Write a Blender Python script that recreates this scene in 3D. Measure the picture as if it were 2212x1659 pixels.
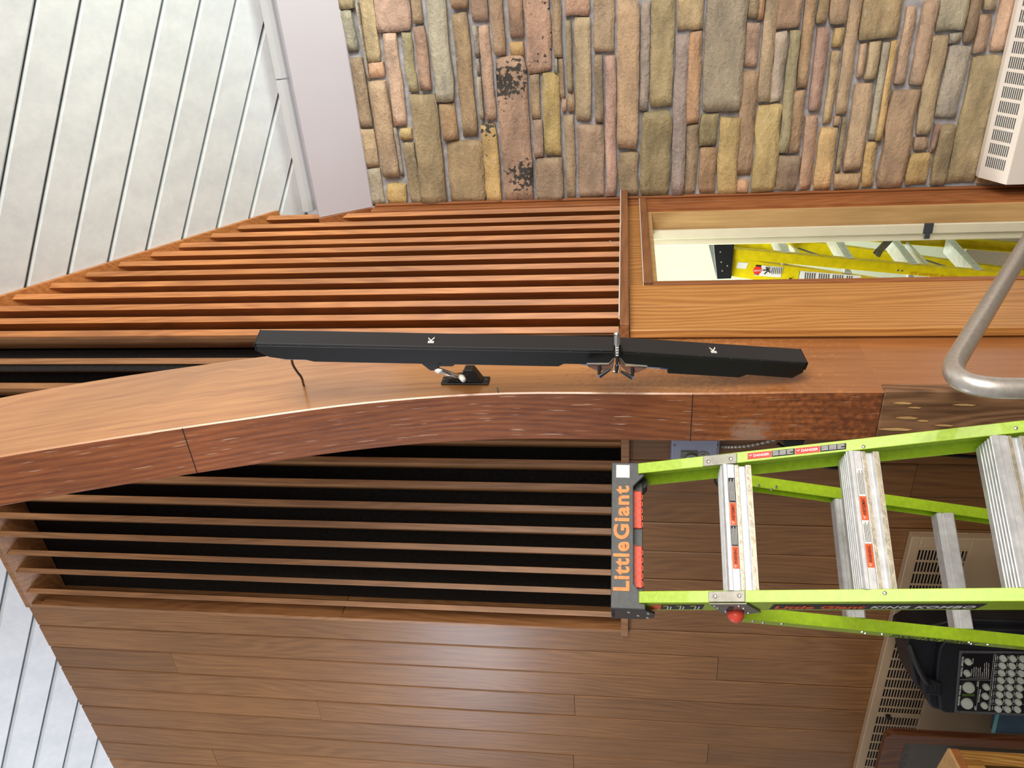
import bpy, bmesh, math, random
from mathutils import Vector, Matrix, noise
random.seed(7)
S = bpy.context.scene
COL = S.collection
for o in list(bpy.data.objects): bpy.data.objects.remove(o)
V = Vector
# ------------------------------------------------------------------ camera
FPX = 1735.0
PIT = math.radians(7.9); YAW = math.radians(30.96); ROL = math.radians(-0.107)
CAM = V((0, 0, 2.15))
_right = V((math.cos(YAW), math.sin(YAW), 0)); _fh = V((-math.sin(YAW), math.cos(YAW), 0))
_fwd = _fh * math.cos(PIT) + V((0, 0, math.sin(PIT))); _down = -_right.cross(_fwd)
_r2 = _right * math.cos(ROL) + _down * math.sin(ROL)
_d2 = -_right * math.sin(ROL) + _down * math.cos(ROL)
cd = bpy.data.cameras.new('camera'); cam = bpy.data.objects.new('camera', cd); COL.objects.link(cam)
cd.sensor_fit = 'HORIZONTAL'; cd.sensor_width = 36.0; cd.lens = FPX / 2212 * 36.0
cd.clip_start = 0.02
m = Matrix((( _d2.x, _r2.x, -_fwd.x, 0), (_d2.y, _r2.y, -_fwd.y, 0), (_d2.z, _r2.z, -_fwd.z, 0), (0, 0, 0, 1)))
cam.matrix_world = Matrix.Translation(CAM) @ m
S.camera = cam
# ------------------------------------------------------------------ world + lights + exposure
W = bpy.data.worlds.new('World'); S.world = W; W.use_nodes = True
W.node_tree.nodes['Background'].inputs[0].default_value = (1.0, 0.97, 0.95, 1)
W.node_tree.nodes['Background'].inputs[1].default_value = 0.43
def area(name, loc, target, sx, sy, power, col):
    l = bpy.data.lights.new(name, 'AREA'); l.shape = 'RECTANGLE'; l.size = sx; l.size_y = sy
    l.energy = power; l.color = col
    o = bpy.data.objects.new(name, l); COL.objects.link(o); o.location = loc
    d = V(target) - V(loc); o.rotation_euler = d.to_track_quat('-Z', 'Y').to_euler()
    return o
area('window_light', (4.4, -0.6, 3.2), (-1.2, 2.8, 2.4), 2.6, 3.0, 300, (1.0, 0.93, 0.83))
area('rear_window_light', (4.0, -3.0, 3.2), (-1.6, 2.4, 2.2), 3.2, 2.6, 215, (1.0, 0.94, 0.86))
area('left_ceiling_fill', (-4.6, 0.5, 3.3), (-3.5, 2.3, 5.0), 1.0, 1.0, 50, (0.84, 0.88, 1.0))  # added unseen lamp that brightens the left end of the ceiling
sp = bpy.data.lights.new('ceiling_wash', 'SPOT'); sp.energy = 125; sp.spot_size = math.radians(60); sp.spot_blend = 0.9
sp.color = (0.90, 1.0, 0.88); sp.shadow_soft_size = 0.12
spo = bpy.data.objects.new('ceiling_wash', sp); COL.objects.link(spo); spo.location = (.95, 2.5, 2.45)
spo.rotation_euler = (V((-0.55, 3.6, 3.95)) - V(spo.location)).to_track_quat('-Z', 'Y').to_euler()
area('side_room_light', (-2.2, 3.6, 2.42), (-2.2, 3.7, 0), 1.2, 1.2, 62, (0.95, 1.0, 0.90))
S.view_settings.view_transform = 'Standard'; S.view_settings.look = 'None'
S.view_settings.gamma = 1.0; S.view_settings.use_curve_mapping = False
S.view_settings.exposure = 0.0

# ------------------------------------------------------------------ rays: a pixel of the 2212x1659 photo onto a real plane
def ray(px, py): return _fwd + _r2 * ((829.5 - py) / FPX) + _d2 * ((px - 1106) / FPX)
def onY(px, py, y): r = ray(px, py); return CAM + r * (y / r.y)
def onX(px, py, x): r = ray(px, py); return CAM + r * (x / r.x)
def onP(px, py, p0, n): r = ray(px, py); return CAM + r * ((V(p0) - CAM).dot(n) / r.dot(n))
def depth(px, py, t): return CAM + ray(px, py) * t

# ------------------------------------------------------------------ geometry helpers
def slab(pts, off):
    pts = [V(p) for p in pts]; off = V(off); n = len(pts)
    vs = pts + [p + off for p in pts]
    fs = [list(range(n))[::-1], list(range(n, 2 * n))]
    fs += [[i, (i + 1) % n, n + (i + 1) % n, n + i] for i in range(n)]
    return vs, fs
def box(a, b):
    x0, x1 = sorted((a[0], b[0])); y0, y1 = sorted((a[1], b[1])); z0, z1 = sorted((a[2], b[2]))
    return slab([(x0, y0, z0), (x1, y0, z0), (x1, y1, z0), (x0, y1, z0)], (0, 0, z1 - z0))
def obox(c, ax, ay, az):
    """box by centre and three half-axis vectors"""
    c, ax, ay, az = V(c), V(ax), V(ay), V(az)
    return slab([c - ax - ay - az, c + ax - ay - az, c + ax + ay - az, c - ax + ay - az], az * 2)
def frame_of(d):
    d = V(d).normalized(); a = V((0, 0, 1)) if abs(d.z) < 0.9 else V((1, 0, 0))
    x = d.cross(a).normalized(); return x, d.cross(x).normalized()
def tube(pts, r, n=12, cap=True, rad=None):
    pts = [V(p) for p in pts]; vs = []; fs = []
    x, y = frame_of(pts[1] - pts[0])
    for i, p in enumerate(pts):
        d = (pts[min(i + 1, len(pts) - 1)] - pts[max(i - 1, 0)]).normalized()
        x = (x - d * x.dot(d)).normalized(); y = d.cross(x)
        rr = rad[i] if rad else r
        vs += [p + (x * math.cos(2 * math.pi * k / n) + y * math.sin(2 * math.pi * k / n)) * rr for k in range(n)]
    for i in range(len(pts) - 1):
        for k in range(n):
            a = i * n + k; b = i * n + (k + 1) % n
            fs.append([a, b, b + n, a + n])
    if cap:
        fs.append(list(range(n))[::-1]); fs.append([(len(pts) - 1) * n + k for k in range(n)])
    return vs, fs
def cyl(a, b, r, n=14): return tube([a, b], r, n)
def dome(c, nrm, r, h, n=10):
    c = V(c); nrm = V(nrm).normalized()
    return tube([c, c + nrm * h * .5, c + nrm * h * .85, c + nrm * h], r, n, True, [r, r * .92, r * .6, r * .15])
def smoothpath(pts, it=3):
    pts = [V(p) for p in pts]
    for _ in range(it):
        q = [pts[0]]
        for a, b in zip(pts, pts[1:]): q += [a * .75 + b * .25, a * .25 + b * .75]
        q.append(pts[-1]); pts = q
    return pts
ORG = {}
def part(name, geos, mat, parent=None, bevel=0.0, smooth=False, seg=1, loc=None, label=None):
    if isinstance(geos, tuple): geos = [geos]
    base = ORG.get(parent.name, V((0, 0, 0))) if parent else V((0, 0, 0))
    bm = bmesh.new()
    for vs, fs in geos:
        bv = [bm.verts.new(V(v) - base) for v in vs]
        for f in fs:
            try: bm.faces.new([bv[i] for i in f])
            except ValueError: pass
    bmesh.ops.recalc_face_normals(bm, faces=bm.faces)
    if bevel > 0:
        bmesh.ops.bevel(bm, geom=[e for e in bm.edges], offset=bevel, segments=seg, profile=.5, affect='EDGES', clamp_overlap=True)
    me = bpy.data.meshes.new(name); bm.to_mesh(me); bm.free()
    if smooth: me.polygons.foreach_set('use_smooth', [True] * len(me.polygons))
    o = bpy.data.objects.new(name, me); COL.objects.link(o)
    if mat: me.materials.append(mat)
    if parent: o.parent = parent
    ORG[o.name] = base
    if label: o['label'] = label
    return o
def parts(name, geos, mat, parent, **k):
    return [part(name, g, mat, parent, **k) for g in geos]
def stuff(name, geos, mat, parent, **k):
    o = part(name, geos, mat, parent, **k); o['kind'] = 'stuff'; return o
def thing(name, label, cat, loc, group=None, kind=None):
    o = bpy.data.objects.new(name, None); COL.objects.link(o); o.location = loc; o.empty_display_size = .05
    ORG[o.name] = V(loc); tag(o, label, cat, group, kind); return o
def tag(o, label, cat, group=None, kind=None):
    o['label'] = label; o['category'] = cat
    if group: o['group'] = group
    if kind: o['kind'] = kind
    return o
def recentre(o):
    """put the origin of a single-mesh thing at its own base"""
    me = o.data; c = sum((v.co for v in me.vertices), V((0, 0, 0))) / len(me.vertices)
    c.z = min(v.co.z for v in me.vertices)
    me.transform(Matrix.Translation(-c)); o.location = o.location + c; ORG[o.name] = V(o.location); return o
def text(name, s, O, X, Y, mat, parent, ext=0.0004, bold=0.0, shear=0.0, spacing=1.0, label=None):
    cu = bpy.data.curves.new('t', 'FONT'); cu.body = s; cu.offset = bold; cu.space_character = spacing; cu.shear = shear
    cu.resolution_u = 3
    t = bpy.data.objects.new('t', cu); COL.objects.link(t)
    dg = bpy.context.evaluated_depsgraph_get()
    me = bpy.data.meshes.new_from_object(t.evaluated_get(dg))
    bpy.data.objects.remove(t); bpy.data.curves.remove(cu)
    xs = [v.co.x for v in me.vertices]; ys = [v.co.y for v in me.vertices]
    x0, x1, y0, y1 = min(xs), max(xs), min(ys), max(ys)
    O, X, Y = V(O), V(X), V(Y); N = X.cross(Y).normalized()
    fs = [list(p.vertices) for p in me.polygons]; n = len(me.vertices)
    base = [O + X * ((v.co.x - x0) / (x1 - x0)) + Y * ((v.co.y - y0) / (y1 - y0)) for v in me.vertices]
    from collections import Counter
    ec = Counter()
    for f in fs:
        for i in range(len(f)): ec[tuple(sorted((f[i], f[(i + 1) % len(f)])))] += 1
    vs = [b + N * ext for b in base] + base
    ff = fs + [[a, b, b + n, a + n] for (a, b), k in ec.items() if k == 1]
    bpy.data.meshes.remove(me)
    return part(name, (vs, ff), mat, parent, label=label)

# ------------------------------------------------------------------ materials
def srgb(r, g, b):
    f = lambda c: (c / 255 / 12.92) if c / 255 <= 0.04045 else ((c / 255 + 0.055) / 1.055) ** 2.4
    return (f(r), f(g), f(b), 1)
def newmat(name):
    m = bpy.data.materials.new(name); m.use_nodes = True; nt = m.node_tree
    return m, nt, nt.nodes['Principled BSDF']
def plain(name, col, rough=.5, metal=0.0, var=0.06, nscale=25.0, bump=0.0, coat=0.0, alpha=None):
    m, nt, b = newmat(name); L = nt.links
    tc = nt.nodes.new('ShaderNodeTexCoord'); n = nt.nodes.new('ShaderNodeTexNoise'); n.inputs['Scale'].default_value = nscale
    n.inputs['Detail'].default_value = 5
    L.new(tc.outputs['Object'], n.inputs['Vector'])
    r = nt.nodes.new('ShaderNodeValToRGB')
    c = col; r.color_ramp.elements[0].position = .3; r.color_ramp.elements[1].position = .7
    r.color_ramp.elements[0].color = tuple(x * (1 - var * 2) for x in c[:3]) + (1,)
    r.color_ramp.elements[1].color = tuple(min(1, x * (1 + var)) for x in c[:3]) + (1,)
    L.new(n.outputs['Fac'], r.inputs['Fac']); L.new(r.outputs['Color'], b.inputs['Base Color'])
    b.inputs['Roughness'].default_value = rough; b.inputs['Metallic'].default_value = metal
    b.inputs['Coat Weight'].default_value = coat
    if bump:
        bp = nt.nodes.new('ShaderNodeBump'); bp.inputs['Strength'].default_value = bump; bp.inputs['Distance'].default_value = .01
        L.new(n.outputs['Fac'], bp.inputs['Height']); L.new(bp.outputs['Normal'], b.inputs['Normal'])
    if alpha is not None: b.inputs['Alpha'].default_value = alpha
    return m
def wood(name, dark, light, rough=.45, stretch=(14, 14, .7), wave=3.0, bump=.08, uv=False, coat=0.0, rnd=.35, blotch=.35, dist=7.0, contrast=(.25, .75), streak=None, smudges_tints=None, wamt=.3):
    m, nt, b = newmat(name); L = nt.links; N = nt.nodes.new
    tc = N('ShaderNodeTexCoord'); oi = N('ShaderNodeObjectInfo')
    sc = N('ShaderNodeVectorMath'); sc.operation = 'SCALE'; sc.inputs[0].default_value = (7.3, 5.1, 9.7)
    L.new(oi.outputs['Random'], sc.inputs['Scale'])
    ad = N('ShaderNodeVectorMath'); ad.operation = 'ADD'
    L.new(tc.outputs['UV' if uv else 'Object'], ad.inputs[0]); L.new(sc.outputs['Vector'], ad.inputs[1])
    mp = N('ShaderNodeMapping'); mp.inputs['Scale'].default_value = stretch; L.new(ad.outputs['Vector'], mp.inputs['Vector'])
    wm = N('ShaderNodeMapping'); wm.inputs['Scale'].default_value = tuple({True: 1.0, False: 7.0}[q < 3] for q in stretch)
    L.new(ad.outputs['Vector'], wm.inputs['Vector'])
    wm.inputs['Scale'].default_value = tuple(.9 if q < 3 else 4.5 for q in stretch)
    wn_ = N('ShaderNodeTexNoise'); wn_.inputs['Scale'].default_value = 1.0; wn_.inputs['Detail'].default_value = 2.5; wn_.inputs['Roughness'].default_value = .35
    L.new(wm.outputs['Vector'], wn_.inputs['Vector'])
    cmb = N('ShaderNodeMath'); cmb.operation = 'MULTIPLY'; cmb.inputs[1].default_value = dist * .035; L.new(wn_.outputs['Fac'], cmb.inputs[0])
    wad = N('ShaderNodeVectorMath'); wad.operation = 'ADD'; L.new(ad.outputs['Vector'], wad.inputs[0]); L.new(cmb.outputs['Value'], wad.inputs[1])
    wsc = N('ShaderNodeMapping'); wsc.inputs['Scale'].default_value = tuple(.02 if q < 3 else 1.0 for q in stretch); L.new(wad.outputs['Vector'], wsc.inputs['Vector'])
    wv = N('ShaderNodeTexWave'); wv.wave_type = 'BANDS'; wv.bands_direction = 'DIAGONAL'
    wv.inputs['Scale'].default_value = wave * 9; wv.inputs['Distortion'].default_value = 0
    L.new(wsc.outputs['Vector'], wv.inputs['Vector'])
    fn = N('ShaderNodeTexNoise'); fn.inputs['Scale'].default_value = 6.0; fn.inputs['Detail'].default_value = 6
    fn.inputs['Roughness'].default_value = .65
    L.new(mp.outputs['Vector'], fn.inputs['Vector'])
    mx = N('ShaderNodeMix'); mx.data_type = 'FLOAT'; mx.inputs['Factor'].default_value = 1 - wamt
    L.new(wv.outputs['Fac'], mx.inputs['A']); L.new(fn.outputs['Fac'], mx.inputs['B'])
    rp = N('ShaderNodeValToRGB'); rp.color_ramp.elements[0].position = contrast[0]; rp.color_ramp.elements[1].position = contrast[1]
    rp.color_ramp.elements[0].color = dark; rp.color_ramp.elements[1].color = light
    L.new(mx.outputs['Result'], rp.inputs['Fac'])
    # broad blotches of older and newer stain, plus board-to-board difference
    bn = N('ShaderNodeTexNoise'); bn.inputs['Scale'].default_value = 1.6; bn.inputs['Detail'].default_value = 3
    L.new(ad.outputs['Vector'], bn.inputs['Vector'])
    mr = N('ShaderNodeMapRange'); mr.inputs['From Min'].default_value = .3; mr.inputs['From Max'].default_value = .7
    mr.inputs['To Min'].default_value = 1 - blotch * .5; mr.inputs['To Max'].default_value = 1 + blotch * .5
    L.new(bn.outputs['Fac'], mr.inputs['Value'])
    rr = N('ShaderNodeMapRange'); rr.inputs['To Min'].default_value = 1 - rnd * .5; rr.inputs['To Max'].default_value = 1 + rnd * .5
    L.new(oi.outputs['Random'], rr.inputs['Value'])
    mu = N('ShaderNodeMath'); mu.operation = 'MULTIPLY'; L.new(mr.outputs['Result'], mu.inputs[0]); L.new(rr.outputs['Result'], mu.inputs[1])
    cm = N('ShaderNodeVectorMath'); cm.operation = 'SCALE'; L.new(rp.outputs['Color'], cm.inputs[0]); L.new(mu.outputs['Value'], cm.inputs['Scale'])
    out = cm.outputs['Vector']
    if streak:   # pale worn lines / dark stain lines along the grain
        m2 = N('ShaderNodeMapping'); m2.inputs['Scale'].default_value = tuple(a * b_ for a, b_ in zip(stretch, (3.2, 3.2, 2.2) if not uv else (3.5, 4.5, 1)))
        L.new(ad.outputs['Vector'], m2.inputs['Vector'])
        n2 = N('ShaderNodeTexNoise'); n2.inputs['Scale'].default_value = 2.2; n2.inputs['Detail'].default_value = 4; L.new(m2.outputs['Vector'], n2.inputs['Vector'])
        r2 = N('ShaderNodeValToRGB'); r2.color_ramp.elements[0].position = streak[1]; r2.color_ramp.elements[1].position = streak[1] + .06
        r2.color_ramp.elements[0].color = (0, 0, 0, 1); r2.color_ramp.elements[1].color = (1, 1, 1, 1); L.new(n2.outputs['Fac'], r2.inputs['Fac'])
        ms = N('ShaderNodeMath'); ms.operation = 'MULTIPLY'; ms.inputs[1].default_value = streak[2]; L.new(r2.outputs['Color'], ms.inputs[0])
        mm = N('ShaderNodeMix'); mm.data_type = 'RGBA'; L.new(ms.outputs['Value'], mm.inputs['Factor']); L.new(out, mm.inputs['A']); mm.inputs['B'].default_value = streak[0]
        out = mm.outputs['Result']
    for (cx, cy, rx, ry, col, amt) in (smudges_tints or []):   # small marks and broad tints in uv space
        sv = N('ShaderNodeVectorMath'); sv.operation = 'SUBTRACT'; sv.inputs[1].default_value = (cx, cy, 0); L.new(tc.outputs['UV'], sv.inputs[0])
        dv = N('ShaderNodeVectorMath'); dv.operation = 'DIVIDE'; dv.inputs[1].default_value = (rx, ry, 1); L.new(sv.outputs['Vector'], dv.inputs[0])
        ln = N('ShaderNodeVectorMath'); ln.operation = 'LENGTH'; L.new(dv.outputs['Vector'], ln.inputs[0])
        nz = N('ShaderNodeTexNoise'); nz.inputs['Scale'].default_value = 60; nz.inputs['Detail'].default_value = 5; L.new(tc.outputs['UV'], nz.inputs['Vector'])
        a2 = N('ShaderNodeMath'); a2.operation = 'MULTIPLY_ADD'; a2.inputs[1].default_value = 2.2; L.new(nz.outputs['Fac'], a2.inputs[0]); L.new(ln.outputs['Value'], a2.inputs[2])
        mr2 = N('ShaderNodeMapRange'); mr2.inputs['From Min'].default_value = 1.6; mr2.inputs['From Max'].default_value = 2.2
        mr2.inputs['To Min'].default_value = amt; mr2.inputs['To Max'].default_value = 0; L.new(a2.outputs['Value'], mr2.inputs['Value'])
        mm = N('ShaderNodeMix'); mm.data_type = 'RGBA'; L.new(mr2.outputs['Result'], mm.inputs['Factor']); L.new(out, mm.inputs['A']); mm.inputs['B'].default_value = col
        out = mm.outputs['Result']
    L.new(out, b.inputs['Base Color'])
    b.inputs['Roughness'].default_value = rough; b.inputs['Coat Weight'].default_value = coat; b.inputs['Coat Roughness'].default_value = .25
    bp = N('ShaderNodeBump'); bp.inputs['Strength'].default_value = bump; bp.inputs['Distance'].default_value = .004
    L.new(mx.outputs['Result'], bp.inputs['Height']); L.new(bp.outputs['Normal'], b.inputs['Normal'])
    return m
M = {}
M['plank'] = wood('plank_wood', srgb(108, 70, 36), srgb(146, 101, 56), .42, rnd=.2, coat=.12, wamt=.14, blotch=.3, dist=5)
M['slat'] = wood('slat_wood', srgb(150, 92, 50), srgb(200, 136, 78), .45, stretch=(20, 20, 1.0), wave=2, rnd=.2, wamt=.15)
M['slatleft'] = wood('slat_wood_brown', srgb(126, 84, 50), srgb(174, 126, 82), .45, stretch=(20, 20, 1.0), wave=2, rnd=.2, wamt=.15)
M['trim'] = wood('trim_wood', srgb(134, 78, 42), srgb(176, 112, 66), .45, stretch=(20, 20, 1.0), wave=2, rnd=.2, wamt=.15)
M['trimh'] = wood('trim_wood_level', srgb(122, 76, 46), srgb(165, 112, 72), .5, stretch=(20, .9, 20), wave=2, rnd=.2, wamt=.15)
M['casing'] = wood('casing_wood', srgb(162, 106, 48), srgb(208, 150, 84), .38, rnd=.1, blotch=.12, wave=2.8, coat=.15, wamt=.28, dist=3.5)
M['jamb'] = wood('raw_jamb_wood', srgb(176, 136, 86), srgb(206, 168, 114), .55, rnd=.1, wave=1, dist=3, wamt=.12)
M['oak'] = wood('oak_wood', srgb(120, 78, 32), srgb(196, 146, 78), .4, stretch=(30, 30, 1.5), wave=3, rnd=.1)
M['walnut'] = wood('brown_frame_wood', srgb(70, 38, 20), srgb(108, 64, 36), .4, rnd=.1)
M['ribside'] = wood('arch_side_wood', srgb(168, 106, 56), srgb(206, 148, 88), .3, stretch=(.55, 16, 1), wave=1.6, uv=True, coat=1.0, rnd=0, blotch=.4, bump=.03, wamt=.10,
    streak=(srgb(132, 78, 42), .60, .35), smudges_tints=[(1.25, .2, .95, .9, srgb(134, 72, 38), .55), (3.28, .30, .12, .06, srgb(84, 66, 44), .6), (2.40, .29, .06, .06, srgb(70, 50, 34), .55)])  # first entry: wide darker, redder tint over the lower side; then small marks
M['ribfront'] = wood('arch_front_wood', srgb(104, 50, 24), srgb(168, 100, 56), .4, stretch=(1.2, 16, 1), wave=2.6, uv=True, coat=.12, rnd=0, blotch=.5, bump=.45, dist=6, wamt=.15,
    streak=(srgb(214, 184, 160), .64, .75), smudges_tints=[(.9, .1, .85, .6, srgb(60, 30, 20), .6), (1.78, .14, .06, .05, srgb(190, 170, 155), .35)])  # first entry: wide dark tint low on the front; then a pale mark
M['splice'] = wood('splice_wood', srgb(84, 56, 36), srgb(142, 104, 74), .5, stretch=(14, 14, 1.2), wave=2.0, rnd=0, bump=.4, dist=10,
    streak=(srgb(190, 160, 130), .70, .6))
M['white'] = plain('white_ceiling_paint', srgb(214, 220, 222), .42, var=.02, nscale=5, bump=.12)
def paintwood():
    m = wood('painted_board', srgb(208, 214, 218), srgb(224, 229, 231), .45, stretch=(5, 5, 5), wave=.3, dist=5, rnd=.05, blotch=.03, bump=.35, wamt=.2)
    return m
M['ceil'] = paintwood()
M['soffit'] = plain('lavender_white_paint', srgb(196, 192, 202), .5, var=.015, nscale=3)
M['cream'] = plain('cream_paint', srgb(222, 214, 188), .4, var=.03, nscale=8)
M['roomwall'] = plain('pale_room_paint', srgb(226, 230, 212), .7, var=.02, nscale=20, bump=.1)
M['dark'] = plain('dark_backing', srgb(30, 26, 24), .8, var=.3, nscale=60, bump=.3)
M['heatwhite'] = plain('heater_white_enamel', srgb(232, 222, 214), .35, var=.015, nscale=4)
M['heatbeige'] = plain('heater_beige_enamel', srgb(178, 152, 122), .38, var=.05, nscale=5)
M['black'] = plain('black_plastic', srgb(22, 23, 26), .45, var=.1)
M['blacks'] = plain('black_metal_satin', srgb(9, 9, 12), .5, var=.1)
M['pa'] = plain('moulded_black_plastic', srgb(14, 17, 26), .5, var=.15, nscale=120, bump=.1)
M['panel'] = plain('panel_black', srgb(10, 11, 18), .4, var=.1)
M['greyframe'] = plain('panel_grey_edge', srgb(74, 76, 78), .5)
M['knob'] = plain('pale_grey_knob', srgb(176, 180, 172), .45, var=.04)
M['steel'] = plain('brushed_steel', srgb(206, 200, 192), .36, metal=.75, var=.06, nscale=90, bump=.04)
M['alu'] = plain('aluminium', srgb(222, 224, 226), .36, metal=.45, var=.08, nscale=40, bump=.05)
M['aluworn'] = plain('worn_aluminium', srgb(196, 186, 164), .42, metal=.6, var=.12, nscale=70, bump=.15)
M['plate'] = plain('grey_steel_plate', srgb(128, 126, 118), .42, metal=.7, var=.1, nscale=60)
M['chrome'] = plain('bright_metal', srgb(225, 225, 225), .18, metal=1, var=.03)
M['lime'] = plain('lime_fibreglass', srgb(168, 204, 40), .38, var=.07, nscale=70, bump=.08, coat=.2)
M['limed'] = plain('lime_fibreglass_inner', srgb(140, 186, 38), .42, var=.07, nscale=70)
M['yellow'] = plain('yellow_fibreglass', srgb(226, 204, 10), .42, var=.08, nscale=30)
M['grey'] = plain('charcoal_plastic', srgb(66, 70, 72), .48, var=.08, nscale=60, bump=.1)
M['orange'] = plain('orange_plastic', srgb(228, 76, 30), .45, var=.06)
M['orangetext'] = plain('orange_letter_paint', srgb(246, 142, 66), .5, var=.12, nscale=80)
M['red'] = plain('red_label', srgb(236, 50, 48), .5, var=.03)
M['redk'] = plain('red_knob', srgb(232, 84, 66), .4, var=.03)
M['labelorange'] = plain('orange_label', srgb(242, 92, 28), .5, var=.03)
M['paper'] = plain('white_label', srgb(232, 232, 228), .6, var=.03)
M['ink'] = plain('black_ink', srgb(18, 18, 20), .6, var=.03)
M['green'] = plain('green_print', srgb(40, 110, 70), .6, var=.03)
M['blue'] = plain('blue_plastic', srgb(40, 96, 190), .4, var=.03)
M['bluecloth'] = plain('blue_grey_plastic', srgb(52, 74, 92), .6, var=.06)
M['teal'] = plain('teal_edge', srgb(96, 152, 156), .6, var=.06)
M['box'] = plain('blue_grey_enamel', srgb(158, 164, 190), .38, var=.04)
M['ivory'] = plain('grey_device', srgb(160, 164, 158), .4, var=.04)
M['mortar'] = plain('grey_mortar', srgb(172, 172, 178), .85, var=.16, nscale=30, bump=.5)
M['caulk'] = plain('white_caulk', srgb(222, 222, 216), .6, var=.04)
M['carpet'] = plain('floor_carpet', srgb(110, 96, 84), .9, var=.1, nscale=80, bump=.3)
M['tile'] = plain('brown_room_box', srgb(150, 110, 78), .6)
m, nt, b = newmat('smoked_pane'); b.inputs['Base Color'].default_value = srgb(60, 56, 50); b.inputs['Roughness'].default_value = .12; b.inputs['Alpha'].default_value = .62
M['pane'] = m
# perforated speaker grille
m, nt, b = newmat('perforated_grille'); L = nt.links
tc = nt.nodes.new('ShaderNodeTexCoord'); vo = nt.nodes.new('ShaderNodeTexVoronoi'); vo.inputs['Scale'].default_value = 270; vo.inputs['Randomness'].default_value = 0
vo.voronoi_dimensions = '2D'
mp = nt.nodes.new('ShaderNodeMapping'); mp.inputs['Rotation'].default_value = (0, 0, .785)
L.new(tc.outputs['UV'], mp.inputs['Vector']); L.new(mp.outputs['Vector'], vo.inputs['Vector'])
rp = nt.nodes.new('ShaderNodeValToRGB'); rp.color_ramp.elements[0].position = .38; rp.color_ramp.elements[1].position = .52
rp.color_ramp.elements[0].color = srgb(6, 7, 10); rp.color_ramp.elements[1].color = srgb(62, 62, 66)
L.new(vo.outputs['Distance'], rp.inputs['Fac']); L.new(rp.outputs['Color'], b.inputs['Base Color']); b.inputs['Roughness'].default_value = .45
M['grille'] = m
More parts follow.
